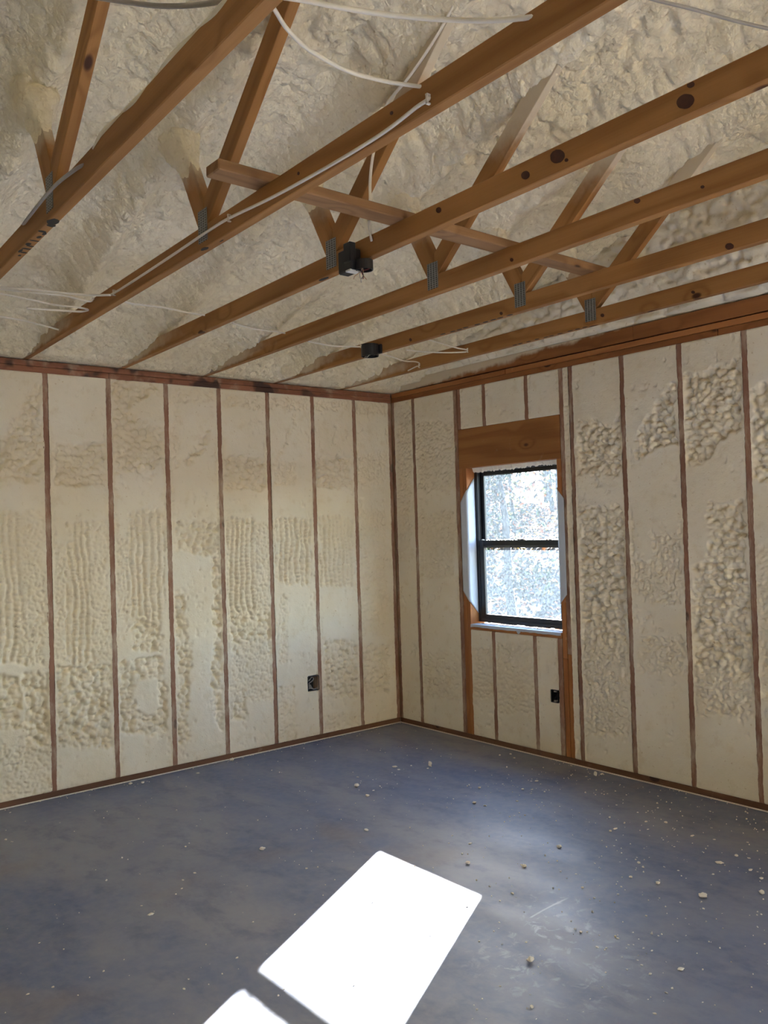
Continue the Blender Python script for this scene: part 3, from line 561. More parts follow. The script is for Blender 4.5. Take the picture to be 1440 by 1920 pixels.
rstud('cripple_stud', -.793, -.831, 2.361, H)
for yc in (-1.078, -1.492): rstud('cripple_stud', yc + .019, yc - .019, 2.361, H)
box('window_sill_board', (-.004, -1.739, .838), (.139, -.8695, ZS), M['clean'], wr, .003, 'y')
for yc in (-1.101, -1.498, -1.719): rstud('cripple_stud', yc + .019, yc - .019, .041, .837)
rstud('jack_stud', -1.743, -1.781, .041, .705, 'clean', -.001); rstud('jack_stud', -1.743, -1.781, .706, ZH, 'clean', .001)
rstud('king_stud', -1.785, -1.823, .041, .735, 'clean', .001); rstud('king_stud', -1.785, -1.823, .736, H)
RS = [-(1.885 + .4064 * k) for k in range(19) if -(1.885 + .4064 * k) > YB + .05]
inw = lambda y: any(a - .03 < y < b + .03 for a, b in WINS[1:])
for y in RS:
    if inw(y): rstud('cripple_stud', y + .019, y - .019, .041, ZS - .04); continue
    rstud('stud', y + .019, y - .019, .041, H, 'stud', random.uniform(0, .003))
CARVE_R = [(-1.693, -1.629, .395, .480, .06)]
for k, (a, b, z0, z1) in enumerate([(-.038, -.259, .041, H), (-.297, -.752, .041, H), (-.831, -1.059, 2.361, H), (-1.097, -1.473, 2.361, H), (-1.511, -1.784, 2.361, H),
                                    (-.869, -1.082, .041, .837), (-1.120, -1.479, .041, .837), (-1.517, -1.700, .041, .837), (-1.823, -1.866, .041, H)]):
    foam_panel(wr, 'right', a, b, z0, z1, LUMPS_RIGHT, 40 + k, CARVE_R)
for k in range(len(RS) - 1):
    a, b = RS[k] - .019, RS[k + 1] + .019
    if inw((a + b) / 2):
        foam_panel(wr, 'right', a, b, .041, ZS - .02, [], 60 + k, fine=False); foam_panel(wr, 'right', a, b, ZH, H, [], 60 + k, fine=False)
    else: foam_panel(wr, 'right', a, b, .041, H, LUMPS_RIGHT, 60 + k, (), a > -3.9)
for a, b in WINS[1:]:
    for y in (a, b): rstud('jack_stud', y - .019, y + .019, .041, H, 'clean')

# ceiling of sprayed foam between and around the top chords
TR = [(-3.49, .027), (-2.93, .016), (-2.305, .019), (-1.70, .021), (-1.105, .0107), (-.486, .0205)]     # right edge x0 and drift with y
def ceil_z(x, y, detail=True):
    d = -np.where(y > RIDGE, y, 2 * RIDGE - y)
    z = 2.775 + .25 * d
    near = np.zeros_like(x); side = np.zeros_like(x)
    for x0, s in TR + [(-4.10, .02), (-4.70, .02), (-5.3, .02), (-5.9, .02), (-6.5, .02), (-7.1, .02)]:
        xc = x0 + s * y - .019
        q = x - xc + (fbm(y * 1.7, x * 0 + x0, 7) - .47) * .10
        near = np.maximum(near, np.exp(-(q / .075) ** 2)); side = np.maximum(side, np.exp(-(q / .2) ** 2))
    env = np.clip(d / .7, 0, 1)
    z = z + .05 * env - (.115 + .07 * (vnoise(x * 1.3, y * 1.5, 17) - .5)) * near * env - .03 * side * env
    sock = np.zeros_like(x)
    for x0, s in TR:
        xc = x0 + s * y - .019; sock = np.maximum(sock, np.exp(-(((x - xc) / .07) ** 2 + ((y + 2.24) / .13) ** 2)))
    z = z - .02 * sock
    z = z + (fbm(x * 1.6, y * 1.1, 19) - .47) * .20 * np.clip(d / .5, .25, 1) * (1 - .5 * near)
    if detail:
        wx = x + (fbm(x * 5, y * 5, 23) - .47) * .09; wy = y + (fbm(x * 5, y * 5, 27) - .47) * .09
        amp = .45 + .9 * vnoise(x * 1.8, y * 1.8, 29)
        z = z - (.034 * lumps(wx, wy, .095, .075, 37) + .020 * lumps(wx + .3, wy, .046, .038, 39)) * amp
        z = z - (fbm(x * 22, y * 22, 47) - .47) * .026 - .013 * lumps(wx, wy + .7, .029, .025, 58) * (.4 + vnoise(x * 3, y * 3, 59))
        clean = np.clip((x + .62) / .2, 0, 1); z = z - .012 * lumps(wx, wy, .062, .055, 49) * clean
    return z
xs = np.concatenate([np.arange(XL - .05, -4.3, .12), np.arange(-4.3, .139, .0098)])
ys = np.concatenate([np.arange(YB - .05, -4.6, .12), np.arange(-4.6, .139, .0098)])
X, Y = np.meshgrid(xs, ys, indexing='ij')
Z = ceil_z(X, np.minimum(Y, 0)) - np.clip(Y, 0, 1) * .15
Z = np.maximum(Z, 2.7515 + .02 * np.clip(-Y - .05, 0, .5)); Z = np.where((X > -.12) & (Y < -.12), np.maximum(Z, 2.80), Z)
cl = link('ceiling', grid_mesh('ceiling', np.stack([X, Y, Z], -1)[:, ::-1]), M['foam_ceiling']); tag(cl, kind='structure')
for sgn, ya in ((1, .5), (-1, YB - .5)):
    yr = RIDGE; za = 3.05 + .25 * (-.5 if sgn > 0 else -.5); zr = 3.05 + .25 * 4.75
    bm = bmesh.new(); pr = [(ya, za), (yr, zr), (yr, zr + .12), (ya, za + .12)]
    a = [bm.verts.new((XL - .5, y, z)) for y, z in pr]; d = [bm.verts.new((.5, y, z)) for y, z in pr]
    bm.faces.new(a); bm.faces.new(d[::-1])
    for i in range(4): bm.faces.new((a[i], d[i], d[(i + 1) % 4], a[(i + 1) % 4]))
    link('roof_deck', mesh_bm('roof_deck', bm), M['sheath'], cl)

# gable end above the right wall: truss chord on the plate, foam behind it
box('gable_chord', (.012, -2.379, PT + .008), (.05, -.01, PT + .097), M['gable'], wr, .003, 'y')
box('gable_chord', (.010, YB, PT + .008), (.048, -2.381, PT + .097), M['gable'], wr, .003, 'y')
ug, tg = np.meshgrid(np.arange(-4.6, -.0, .0125), np.linspace(0, 1, 60), indexing='ij')
zb = PT + .085 + .008 * fbm(ug * 6, ug * 0, 3); zt = 2.90 + .25 * (-ug)
zg = zb + (zt - zb) * tg
xg = .016 - .05 * np.clip(tg * 3, 0, 1) -   .036 * lumps(ug + (fbm(ug * 6, zg * 6, 5) - .47) * .05, zg, .06, .05, 53) * np.clip(tg * 40, 0.1, 1) - (fbm(ug * 3, zg * 3, 57) - .47) * .09
xg = .03 + (xg - .03) * (.25 + .75 * np.clip(-ug / .5, 0, 1)); xg = np.where(tg < .02, .05, xg)
gf = link('foam_panel', grid_mesh('gable_foam', np.stack([xg, ug, zg], -1)), M['foam'], wr)

# ------------------------------------------------------------------ roof trusses
NAMES = ['roof truss nearest the camera, its lower chord crossing the top left corner', 'second roof truss from the left, with a white cable stapled along its chord',
         'third roof truss from the left, big dark knots and black box on chord', 'fourth roof truss from the left, its bare chord between the two boxed ones',
         'fifth roof truss from the left, carrying the round black box near the wall', 'sixth roof truss, the last before the gable above the window wall']
z_ch = .089
def truss(i):
    x0, s = TR[i]
    ra = -math.atan(s)
    t = empty('roof_truss', (x0, 0, PT), ra); tag(t, NAMES[i], 'truss', 'roof trusses')
    Mw = Matrix.LocRotScale(t.location, t.rotation_euler, None)
    def loc(p): return [(y, z - PT) for y, z in p]
    a, b = Mw @ Vector((-.038, 0, 0)), None
    # chord, built in the truss's own frame
    bm = bmesh.new(); L = -YB + .08; bm_box(bm, (-L / 2, -.019, -z_ch / 2), (L / 2, .019, z_ch / 2), .003)
    ch = link('bottom_chord', mesh_bm('bottom_chord', bm), M['truss'], t,
              Mw @ Matrix.Translation((-.019, -(L / 2) + .09, z_ch / 2 + .001)) @ Matrix.Rotation(math.pi / 2, 4, 'Z'))
    zc = 2.8375
    # short steep web towards the eave, long web towards the ridge
    T60 = math.tan(math.radians(61)); T40 = math.tan(math.radians(40.5)); top = 3.42
    short = [(-2.461, zc), (-2.43 + (top - 2.89) / T60, top), (-2.53 + (top - 2.91) / T60 , top), (-2.5145, 2.939), (-2.5145, zc)]
    topl = 3.98
    long_ = [(-2.5165, zc), (-2.5165, 2.941), (-2.546 - (topl - 2.966) / T40, topl), (-2.646 - (topl - 2.928) / T40, topl), (-2.540, zc)]
    prism_yz('web', loc(short), -.0375, -.0005, M['truss'], t, math.radians(61), .002, Mw)
    prism_yz('web', loc(long_), -.0375, -.0005, M['truss'], t, math.radians(180 - 40.5), .002, Mw)
    # toothed connector plate on the near face of the joint
    bm = bmesh.new(); bm_box(bm, (-.0012, -.038, -.0635), (.0012, .038, .0635), .0006)
    for k in range(4):            # pressed ridges between the slot columns
        yy = -.038 + .076 * (k + .5) / 4; bm_box(bm, (-.0022, yy - .0085, -.060), (-.0008, yy - .0062, .060))
    link('nail_plate', mesh_bm('nail_plate', bm), M['plate_metal'], t, Mw @ Matrix.Translation((-.0395, -2.505, 2.836 - PT)))
    # foam sleeves where the webs run up into the ceiling
    def sleeve(b0, b1, half, seed, bulge, rnd, soft):
        n, m = 26, 30; ax = Vector((0, b1[0] - b0[0], b1[1] - b0[1])); Ls = ax.length; ax.normalize(); pr = Vector((0, -ax.z, ax.y)); P = np.zeros((n + 1, m + 1, 3))
        for a in range(n + 1):
            k = a / n
            for c in range(m + 1):
                th = 2 * math.pi * c / m; cx, cy = math.cos(th), math.sin(th)
                q = max(abs(cx), abs(cy)); sq = 1 / q                    # starts on the board's own section
                nz = fbm(np.array([k * Ls * 16 + seed]), np.array([3 + 1.6 * math.cos(th)]), seed)[0] + fbm(np.array([k * Ls * 16 + seed + 9]), np.array([3 + 1.6 * math.sin(th)]), seed + 3)[0] - .94
                rag = vnoise(np.array([3 + 1.8 * math.cos(th)]), np.array([3 + 1.8 * math.sin(th)]), seed + 5)[0]
                g = min(1, max(0, (k - .15 * rag) / soft)); g = g * g * (3 - 2 * g)
                sq = sq + (1.06 - sq) * g * g * rnd
                t_ = -.001 + (.003 + bulge * (.25 + .75 * min(1, k * 1.8)) + (.018 + bulge * .4) * nz) * g
                o = Vector((-.019, b0[0], b0[1] - PT)) + ax * (Ls * k) + Vector((1, 0, 0)) * cx * sq * (.019 + t_ * (1 + .25 * rnd)) + pr * cy * sq * (half + t_)
                P[a, c] = Mw @ o
        link('foam_sleeve', grid_mesh('foam_sleeve', P), M['foam_ceiling'], t)
    sleeve((-2.4079, 3.03), (-2.2112, 3.385), .0495, 5 + i * 7, .030 if i > 1 else .040, 1.0, .55)
    return t, Mw, ch
TT = [truss(i) for i in range(6)]
link('foam_bead', tube_mesh('foam_bead', [(-.019 - .003 * math.sin(k * 1.7), -2.95 - .07 * k, .091 + .006 * math.sin(k * .9) + (.0 if 0 < k < 20 else -.012)) for k in range(21)], .015, 8, 1.42, 3), M['foam'], TT[0][0], TT[0][1])

def ink(i, marks, name='ink_mark'):
    """black paint strokes on the underside of a chord: (y, x across, length along y, width across)"""
    t, Mw, ch = TT[i]
    for (y, xa, ly, wx, *r) in marks:
        n = 10; vs = []; bm = bmesh.new()
        for k in range(n):
            a = 2 * math.pi * k / n; rr = 1 + random.uniform(-.15, .15)
            vs.append(bm.verts.new((-.019 + xa + wx / 2 * math.cos(a) * rr, y + ly / 2 * math.sin(a) * rr, .0004)))
        top = [bm.verts.new((v.co.x, v.co.y, .0012)) for v in vs]
        bm.faces.new(vs); bm.faces.new(top[::-1])
        for k in range(n): bm.faces.new((vs[k], vs[(k + 1) % n], top[(k + 1) % n], top[k]))
        link(name, mesh_bm(name, bm), M['ink'], ch, Mw)
ink(0, [(-2.47, 0, .075, .038), (-2.43, .006, .03, .03), (-2.35, -.004, .02, .03), (-2.33, .010, .03, .014), (-2.285, .004, .035, .016), (-2.235, 0, .014, .037), (-2.185, -.008, .03, .02), (-2.165, .004, .014, .03), (-2.125, 0, .016, .036), (-2.09, -.012, .045, .012), (-2.075, .004, .016, .026), (-2.03, 0, .02, .01)])
ink(4, [(-1.90 - .065 * k + random.uniform(-.012, .012), random.uniform(-.017, -.010), .045, .016) for k in range(9)])
ink(5, [(-1.90 - .063 * k + random.uniform(-.012, .012), random.uniform(-.017, -.012), .038, .014) for k in range(10)])
ink(1, [(-2.50, -.012, .05, .02), (-2.62, .0, .03, .006)])
ink(2, [(-2.42, -.006, .07, .022)])

def knots(i, ks):
    t, Mw, ch = TT[i]
    for (y, z, d) in ks:
        bm = bmesh.new(); n = 22; f0 = []
        for k in range(n):
            a = 2 * math.pi * k / n; rr = d / 2 * (1 + random.uniform(-.03, .03))
            f0.append(bm.verts.new((-.0385, y + rr * 1.2 * math.cos(a), min(.0865, max(.005, z + rr * .9 * math.sin(a) + rr * .3 * math.cos(a))))))
        c = bm.verts.new((-.0394, y, min(.085, z)))
        for k in range(n): bm.faces.new((f0[k], f0[(k + 1) % n], c))
        link('knot', mesh_bm('knot', bm), M['knot'], ch, Mw)
knots(2, [(-4.243, .041, .046), (-3.784, .054, .050), (-3.646, .041, .032), (-3.212, .060, .025), (-3.82, .029, .013), (-4.261, .080, .020)])
knots(3, [(-3.669, .078, .024), (-3.023, .028, .018), (-3.938, .040, .013)])
knots(4, [(-3.682, .018, .032), (-1.605, .022, .022), (-2.365, .020, .02)])
knots(5, [(-2.587, .041, .022), (-3.156, .037, .018)])
knots(1, [(-3.692, .057, .013), (-3.201, .055, .013)])

# loose brace laid flat across the lower chords
br = empty('brace_board', (-2.13, -2.955, 2.837)); tag(br, 'weathered brown board laid flat across the lower chords, its sawn end in the air', 'board')
bm = bmesh.new(); bm_box(bm, (-1.08, -.0445, 0), (1.06, .0445, .038), .004)
link('board', mesh_bm('board', bm), M['brace'], br, Matrix.Translation((-2.13, -2.955, 2.8372)) @ Matrix.Rotation(math.radians(.6), 4, 'Z'))
for dx in (.42, .46):
    bm = bmesh.new(); bmesh.ops.create_cone(bm, cap_ends=True, segments=8, radius1=.0018, radius2=.0014, depth=.04)
    link('nail', mesh_bm('nail', bm), M['plate_metal'], br, Matrix.Translation((-2.13 + dx, -2.965, 2.822)))

# ------------------------------------------------------------------ electrical boxes
def jbox_wall(side, c, wu, hz, dep, label):
    """open wall box let into the foam, with coiled cable inside; c is the centre of the mouth"""
    t = empty('outlet_box', c); tag(t, label, 'electrical box')
    bm = bmesh.new(); th = .004
    def B(u0, u1, d0, d1, z0, z1):
        if side == 'left': bm_box(bm, (c[0] + u0, c[1] + d0, c[2] + z0), (c[0] + u1, c[1] + d1, c[2] + z1))
        else: bm_box(bm, (c[0] + d0, c[1] + u0, c[2] + z0), (c[0] + d1, c[1] + u1, c[2] + z1))
    u, z = wu / 2, hz / 2
    B(-u, u, dep - th, dep, -z, z); B(-u, -u + th, -.004, dep, -z, z); B(u - th, u, -.004, dep, -z, z)
    B(-u, u, -.004, dep, -z, -z + th); B(-u, u, -.004, dep, z - th, z)
    link('box_body', mesh_bm('box_body', bm), M['box'], t)
    return t
def pt(side, c, u, d, z): return (c[0] + u, c[1] + d, c[2] + z) if side == 'left' else (c[0] + d, c[1] + u, c[2] + z)
cL = (-.864, 0, .4435)
bl = jbox_wall('left', cL, .103, .112, .07, 'black two-gang box full of coiled cable, low in the left wall')
for k in range(3):
    P = [pt('left', cL, -.04 + .012 * k + .03 * math.sin(a * 2.1 + k), .02 + .012 * math.cos(a * 1.7), -.045 + .09 * a / 3.2) for a in np.linspace(0, 3.2, 8)]
    link('cable_coil', tube_mesh('cable_coil', P, .0042, 6), M['cable_grey'], bl)
P = [pt('left', cL, -.045 + .09 * s, .012, -.043 + .006 * math.sin(7 * s)) for s in np.linspace(0, 1, 6)]
link('cable_coil', tube_mesh('cable_coil', P, .0045, 6), M['cable_grey'], bl)
cR = (0, -1.661, .4375)
brx = jbox_wall('right', cR, .062, .086, .056, 'black single-gang box low in the right wall under the window')
for z in (-.034, .034):
    bm = bmesh.new(); lo = pt('right', cR, -.01, .002, z - .006); hi = pt('right', cR, .01, .012, z + .006)
    bm_box(bm, [min(a, b) for a, b in zip(lo, hi)], [max(a, b) for a, b in zip(lo, hi)])
    link('screw_tab', mesh_bm('screw_tab', bm), M['cable_grey'], brx)
P = [pt('right', cR, -.02 + .035 * s, .022 + .01 * math.sin(5 * s), .03 - .055 * s) for s in np.linspace(0, 1, 6)]
link('cable_coil', tube_mesh('cable_coil', P, .004, 6), M['box'], brx)

# ceiling fixture box on the third truss: bracket block on the chord face, round cup beside it, loose wires
t3, M3, _ = TT[2]
jb = empty('ceiling_box', (-2.40, -2.70, 2.70)); tag(jb, 'black ceiling box with bare wires dangling, screwed to a truss chord', 'electrical box')
bm = bmesh.new(); bm_box(bm, (-2.452, -2.725, 2.700), (-2.397, -2.632, 2.796), .006); bm_box(bm, (-2.458, -2.727, 2.735), (-2.425, -2.680, 2.818), .004)
link('mounting_block', mesh_bm('mounting_block', bm), M['box'], jb)
def cup(name, c, r, h, parent, mat, n=20, wall=.004):
    vs, fs = [], []
    for (rr, zz) in ((r, 0), (r, h), (r - wall, 0), (r - wall, h - wall)):
        for k in range(n): a = 2 * math.pi * k / n; vs.append((c[0] + rr * math.cos(a), c[1] + rr * math.sin(a), c[2] + zz))
    for k in range(n):
        q = (k + 1) % n
        fs += [(k, q, n + q, n + k), (2 * n + q, 2 * n + k, 3 * n + k, 3 * n + q), (q, k, 2 * n + k, 2 * n + q)]
    fs.append(tuple(n + k for k in range(n))); fs.append(tuple(3 * n + n - 1 - k for k in range(n)))
    return link(name, mesh_pd(name, vs, fs), mat, parent)
cup('round_cup', (-2.400, -2.748, 2.700), .036, .040, jb, M['box'])
bm = bmesh.new(); bm_box(bm, (-2.455, -2.722, 2.697), (-2.405, -2.690, 2.704)); link('paper_label', mesh_bm('paper_label', bm), M['label'], jb)
for k, (dx, dy, dz, mt) in enumerate([(-.02, .02, -.045, 'copper'), (.01, -.01, -.05, 'copper'), (-.005, .005, -.06, 'cable_grey'), (.015, .012, -.04, 'wire_red'), (-.012, -.015, -.052, 'box')]):
    b0 = Vector((-2.405, -2.735, 2.712))
    P = [b0 + Vector((dx * s * 1.1 + .006 * math.sin(6 * s + k), dy * s * 1.3, dz * s)) for s in np.linspace(0, 1, 5)]
    link('wire', tube_mesh('wire', P, .0017, 6), M[mt], jb)
P = [(-2.40 + .03 * math.sin(a), -2.748 + .030 * math.cos(a), 2.705 + .006 * a) for a in np.linspace(0, 4.5, 9)]
link('wire', tube_mesh('wire', P, .002, 6), M['wire_red'], jb)
# round box on the fifth truss
fb = empty('ceiling_box', (-1.20, -1.27, 2.72)); tag(fb, 'round black ceiling box crusted with foam, on the chord near the corner', 'electrical box')
cup('round_cup', (-1.208, -1.262, 2.722), .056, .075, fb, M['box'], 24)
bm = bmesh.new(); bm_box(bm, (-1.175, -1.33, 2.735), (-1.158, -1.195, 2.795), .004); link('mounting_block', mesh_bm('mounting_block', bm), M['box'], fb)
bm = bmesh.new(); bmesh.ops.create_icosphere(bm, subdivisions=2, radius=.03)
for v in bm.verts: v.co = Vector((v.co.x * 1.2, v.co.y, v.co.z * .5)) * (1 + .25 * (random.random() - .5))
link('foam_crust', mesh_bm('foam_crust', bm, True), M['foam'], fb, Matrix.Translation((-1.225, -1.235, 2.79)))
P = [(-1.235 + .02 * s, -1.30 + .085 * s, 2.722 + .004 * math.sin(9 * s)) for s in np.linspace(0, 1, 6)]
link('wire', tube_mesh('wire', P, .002, 6), M['cable'], fb)

# ------------------------------------------------------------------ cables
def cable(key, label, r=.0055, mat='cable', flat=1.0, staples=()):
    t = empty('electrical_cable', CABLES[key][0]); tag(t, label, 'cable', 'house wiring cables')
    jk = link('jacket', tube_mesh('jacket', CABLES[key], r, 8, flat), M[mat], t)
    for (x, y, z) in staples:
        bm = bmesh.new(); bm_box(bm, (x - .007, y - .004, z - .014), (x - .003, y + .004, z + .014), .001)
        bm_box(bm, (x - .007, y - .004, z + .010), (x + .006, y + .004, z + .014)); bm_box(bm, (x - .007, y - .004, z - .014), (x + .006, y + .004, z - .010))
        link('staple', mesh_bm('staple', bm), M['cable'], jk)
    return t
lp = CABLES['loop']
cable('top_left', 'grey-brown cable sagging in front of the web at the top left edge', .007, 'cable_grey')
cable('top_mid', 'white cable drooping along the top edge to a staple on the second chord', .0065, 'cable', 1.0, [CABLES['top_mid'][7]])
cable('loop', 'long white cable that hangs in a loop, then runs stapled along the second chord', .0055, 'cable', 1.0, [lp[9], lp[15], lp[19]])
cable('ribbon', 'pale flat cable hanging down the long web behind the brace board', .0045, 'cable', 1.6)
cable('top_right', 'thin cable strung straight across the upper right corner', .0055, 'cable_grey')
cable('left_tail', 'grey cable bent over the connector plate at the far left', .006, 'cable_grey')
cable('strand_upper', 'uppermost of the foam-dusted cables reaching the second chord from the left edge', .005)
cable('strand_middle', 'foam-dusted cable doubled back at a staple, just under the uppermost left strand', .005)
cable('strand_lower', 'lowest foam-dusted cable at the left edge, ending at the buried chord', .005)
cable('run_a', 'cable stretched between the second and third chords near the left wall', .005)
cable('run_b', 'cable stretched between the third and fourth chords near the left wall', .005)
cable('run_c', 'cable stretched from the fourth chord to the round black box', .005)
cable('tie_loop', 'white cable folded back at a staple on the last chord', .0045, 'cable', 1.0, [CABLES['tie_loop'][4]])
cable('tail_end', 'short white cable end hooked on the last chord near the room corner', .0045, 'cable', 1.0, [CABLES['tail_end'][5]])

# ------------------------------------------------------------------ the window
def window(n, y0, y1, zb, zt, full=True):
    """double-hung window in the right wall between y0 < y1; black frame, two sashes with glass"""
    wn = empty('window_%d' % n, (.085, (y0 + y1) / 2, zb)); tag(wn, kind='structure')
    def ring(name, a, b, c, d, w_, x0, x1, wb_=None, wt_=None):
        wb_ = wb_ or w_; wt_ = wt_ or w_; bm = bmesh.new()
        bm_box(bm, (x0, a, c), (x1, a + w_, d), .002); bm_box(bm, (x0, b - w_, c), (x1, b, d), .002)
        bm_box(bm, (x0, a + w_, c), (x1, b - w_, c + wb_), .002); bm_box(bm, (x0, a + w_, d - wt_), (x1, b - w_, d), .002)
        return link(name, mesh_bm(name, bm), M['black'], wn)
    ring('window_frame', y0, y1, zb, zt, .030, .084, .150, .026, .020)
    mid = zb + (zt - zb) * .5088
    up = ring('upper_sash', y0 + .030, y1 - .030, mid - .028, zt - .020, .036, .118, .142, .030, .030)
    lo = ring('lower_sash', y0 + .030, y1 - .030, zb + .026, mid + .028, .044, .088, .114, .034, .040)
    def pane(a, b, c, d, x, m, par):
        bm = bmesh.new(); bm_box(bm, (x, a, c), (x + .004, b, d)); link('pane', mesh_bm('pane', bm), M[m], par)
    pane(y0 + .060, y1 - .060, mid - .002, zt - .046, .128, 'glass_up', up)
    pane(y0 + .068, y1 - .068, zb + .058, mid - .008, .100, 'glass_low', lo)
    if full:
        bm = bmesh.new(); bm_box(bm, (.096, (y0 + y1) / 2 - .03, mid + .028), (.112, (y0 + y1) / 2 + .03, mid + .036), .002)
        link('sash_lock', mesh_bm('sash_lock', bm), M['black'], lo)
        # foam squeezed into the gap over the frame
        u = np.linspace(y0, y1, 90); vs = []; fs = []
        for k, yy in enumerate(u):
            d = .012 + .02 * fbm(np.array([yy * 22.]), np.array([.5]), 9)[0] + .012 * (random.random() - .5)
            vs += [(.060 + random.uniform(-.004, .004), yy, zt + .018), (.074, yy, zt - d + .008), (.083, yy, zt - d), (.090, yy, zt + .018)]
        for k in range(len(u) - 1):
            for j in range(3): a = k * 4 + j; fs.append((a, a + 4, a + 5, a + 1))
        link('gap_foam', mesh_pd('gap_foam', vs, fs), M['foam_crumb'], wn)
        # crumbs lying along the meeting rail
        bm = bmesh.new()
        for k in range(46):
            r = random.uniform(.002, .0075); yy = y1 - .05 - (y1 - y0 - .1) * (random.random() ** 1.3)
            mt = Matrix.Translation((random.uniform(.092, .11), yy, mid + .028 + r * .6)) @ Matrix.Diagonal((1, 1.5, .8, 1))
            bmesh.ops.create_icosphere(bm, subdivisions=1, radius=r, matrix=mt)
        tag(link('rail_crumbs', mesh_bm('rail_crumbs', bm), M['foam_crumb'], lo), kind='stuff')
    return wn
w1 = window(1, -1.741, -.870, .890, 2.050)
for n, (a, b) in enumerate(WINS[1:]): window(n + 2, a + .001, b - .001, .890, 2.050, False)  # unseen windows, added for more sun and fill in the room

# film lapped over the jambs: from the stud face round the corner into the reveal, corners cut on the slant
def wrap(name, side, face, dark):
    """side +1: jamb on the corner side (reveal looks towards -y); -1: the other jamb"""
    yj = -.870 if side > 0 else -1.742
    n, m = 14, 30; vs, fs = [], []
    for i in range(n + 1):
        s = -face + (face + .080) * i / n
        k = i / n
        zt_ = (1.80 + (1.99 - 1.80) * k ** .9) if side > 0 else (1.79 + .16 * k); zb_ = (1.13 - (1.13 - .955) * k ** .9) if side > 0 else (1.14 - .15 * k)
        for j in range(m + 1):
            z = zb_ + (zt_ - zb_) * j / m
            puff = .0025 + .0035 * fbm(np.array([s * 20]), np.array([z * 3.]), 5)[0]
            if s < 0: p = (-puff - .002, yj + side * (-s), z)
            else: p = (s, yj - side * (puff), z)
            vs.append(p)
    q = m + 1
    for i in range(n):
        for j in range(m): a = i * q + j; fs.append((a, a + q, a + q + 1, a + 1))
    o = link(name, mesh_pd(name, vs, fs, True), M['wrap'], w1)
    sm = o.modifiers.new('thickness', 'SOLIDIFY'); sm.thickness = .0012; sm.offset = 0
wrap('jamb_wrap', 1, .066, False); wrap('jamb_wrap', -1, .060, True)
# film on the sill board, its front edge torn
vs, fs = [], []; N = 60
for k in range(N + 1):
    yy = -1.738 + (.866) * k / N; tear = .010 + .016 * fbm(np.array([yy * 14.]), np.array([.3]), 2)[0] + (.02 if abs(yy + 1.35) < .015 else 0)
    vs += [(.084, yy, ZS + .003), (.03, yy, ZS + .0035 + .002 * math.sin(yy * 60)), (-.006, yy, ZS + .002), (-.0085, yy, ZS - tear)]
for k in range(N):
    for j in range(3): a = k * 4 + j; fs.append((a, a + 1, a + 5, a + 4))
o = link('sill_wrap', mesh_pd('sill_wrap', vs, fs), M['wrap'], w1)
sm = o.modifiers.new('thickness', 'SOLIDIFY'); sm.thickness = .0012; sm.offset = 0

# ------------------------------------------------------------------ foam crumbs on the floor
def crumb_mesh(seed, kind):
    r = random.Random(seed); bm = bmesh.new(); bmesh.ops.create_icosphere(bm, subdivisions=2, radius=.5)
    sx, sy, sz = {'lump': (1, .8, .5), 'flake': (1, .62, .26), 'sliver': (1, .38, .28), 'chunk': (.8, .7, 1.0)}[kind]
    ph = [r.uniform(0, 6) for _ in range(6)]
    for v in bm.verts:
        c = v.co.copy(); k = 1 + .20 * math.sin(c.x * 9 + ph[0]) * math.sin(c.y * 8 + ph[1]) + .16 * math.sin(c.z * 11 + ph[2] + c.x * 5) + r.uniform(-.09, .09)
        v.co = Vector((c.x * sx * k, c.y * sy * k, c.z * sz * k))
    lo = min(v.co.z for v in bm.verts)
    for v in bm.verts: v.co.z -= lo
    return mesh_bm('foam_crumb', bm, False)
CM = {k: [crumb_mesh(11 * i + j, k) for j in range(3)] for i, k in enumerate(('lump', 'flake', 'sliver', 'chunk'))}
BIG = {0: ('chunk', 'upright white foam chunk standing on the floor straight below the room corner', 1.0), 10: ('lump', 'rounded foam lump, leftmost of the cluster below the room corner', 1.0),
       2: ('flake', 'flat oval foam bit on the floor between the lump and the upright chunk', 1.0), 19: ('flake', 'thin foam flake alone between the sunlit patch and the room corner', 1.0),
       26: ('lump', 'tan foam bit right of the far end of the sunlit patch', 1.0), 53: ('chunk', 'upright foam chunk at the foot of the right wall near the double studs', 1.0)}
for i, (x, y, mm) in enumerate(CRUMBS):
    s = mm / 1000 * .92
    if i in BIG: kind, lab, k = BIG[i]
    else:
        kind = random.choices(['lump', 'flake', 'sliver'], [.35, .45, .2])[0]
        zone = ('left of the sunlit patch' if x < -2.2 and y > -2.75 else 'between the sunlit patch and the room corner' if y > -2.15 and x < -.95 else
                'along the foot of the right wall' if x > -.95 else 'right of the sunlit patch')
        lab, k = {'lump': 'small rounded crumb of cream foam ', 'flake': 'small flat flake of cream foam ', 'sliver': 'small narrow sliver of cream foam '}[kind] + zone, 1.0
    o = bpy.data.objects.new('foam_crumb', random.choice(CM[kind])); C.objects.link(o)
    if not o.data.materials: o.data.materials.append(M['foam_crumb'])
    o.location = (min(x, -.015), min(y, -.015), .0002); o.rotation_euler = (0, 0, random.uniform(0, 6.28)); o.scale = (s, s, s)
    tag(o, lab, 'foam crumb', None if i in BIG else 'foam crumbs ' + zone)
def near_label(x, y, text):
    d = [(o.location.x - x) ** 2 + (o.location.y - y) ** 2 for o in C.objects if o.name.startswith('foam_crumb')]
    o = [o for o in C.objects if o.name.startswith('foam_crumb')][int(np.argmin(d))]
    o['label'] = text
    if 'group' in o: del o['group']
for a in EXTRA: near_label(*a)
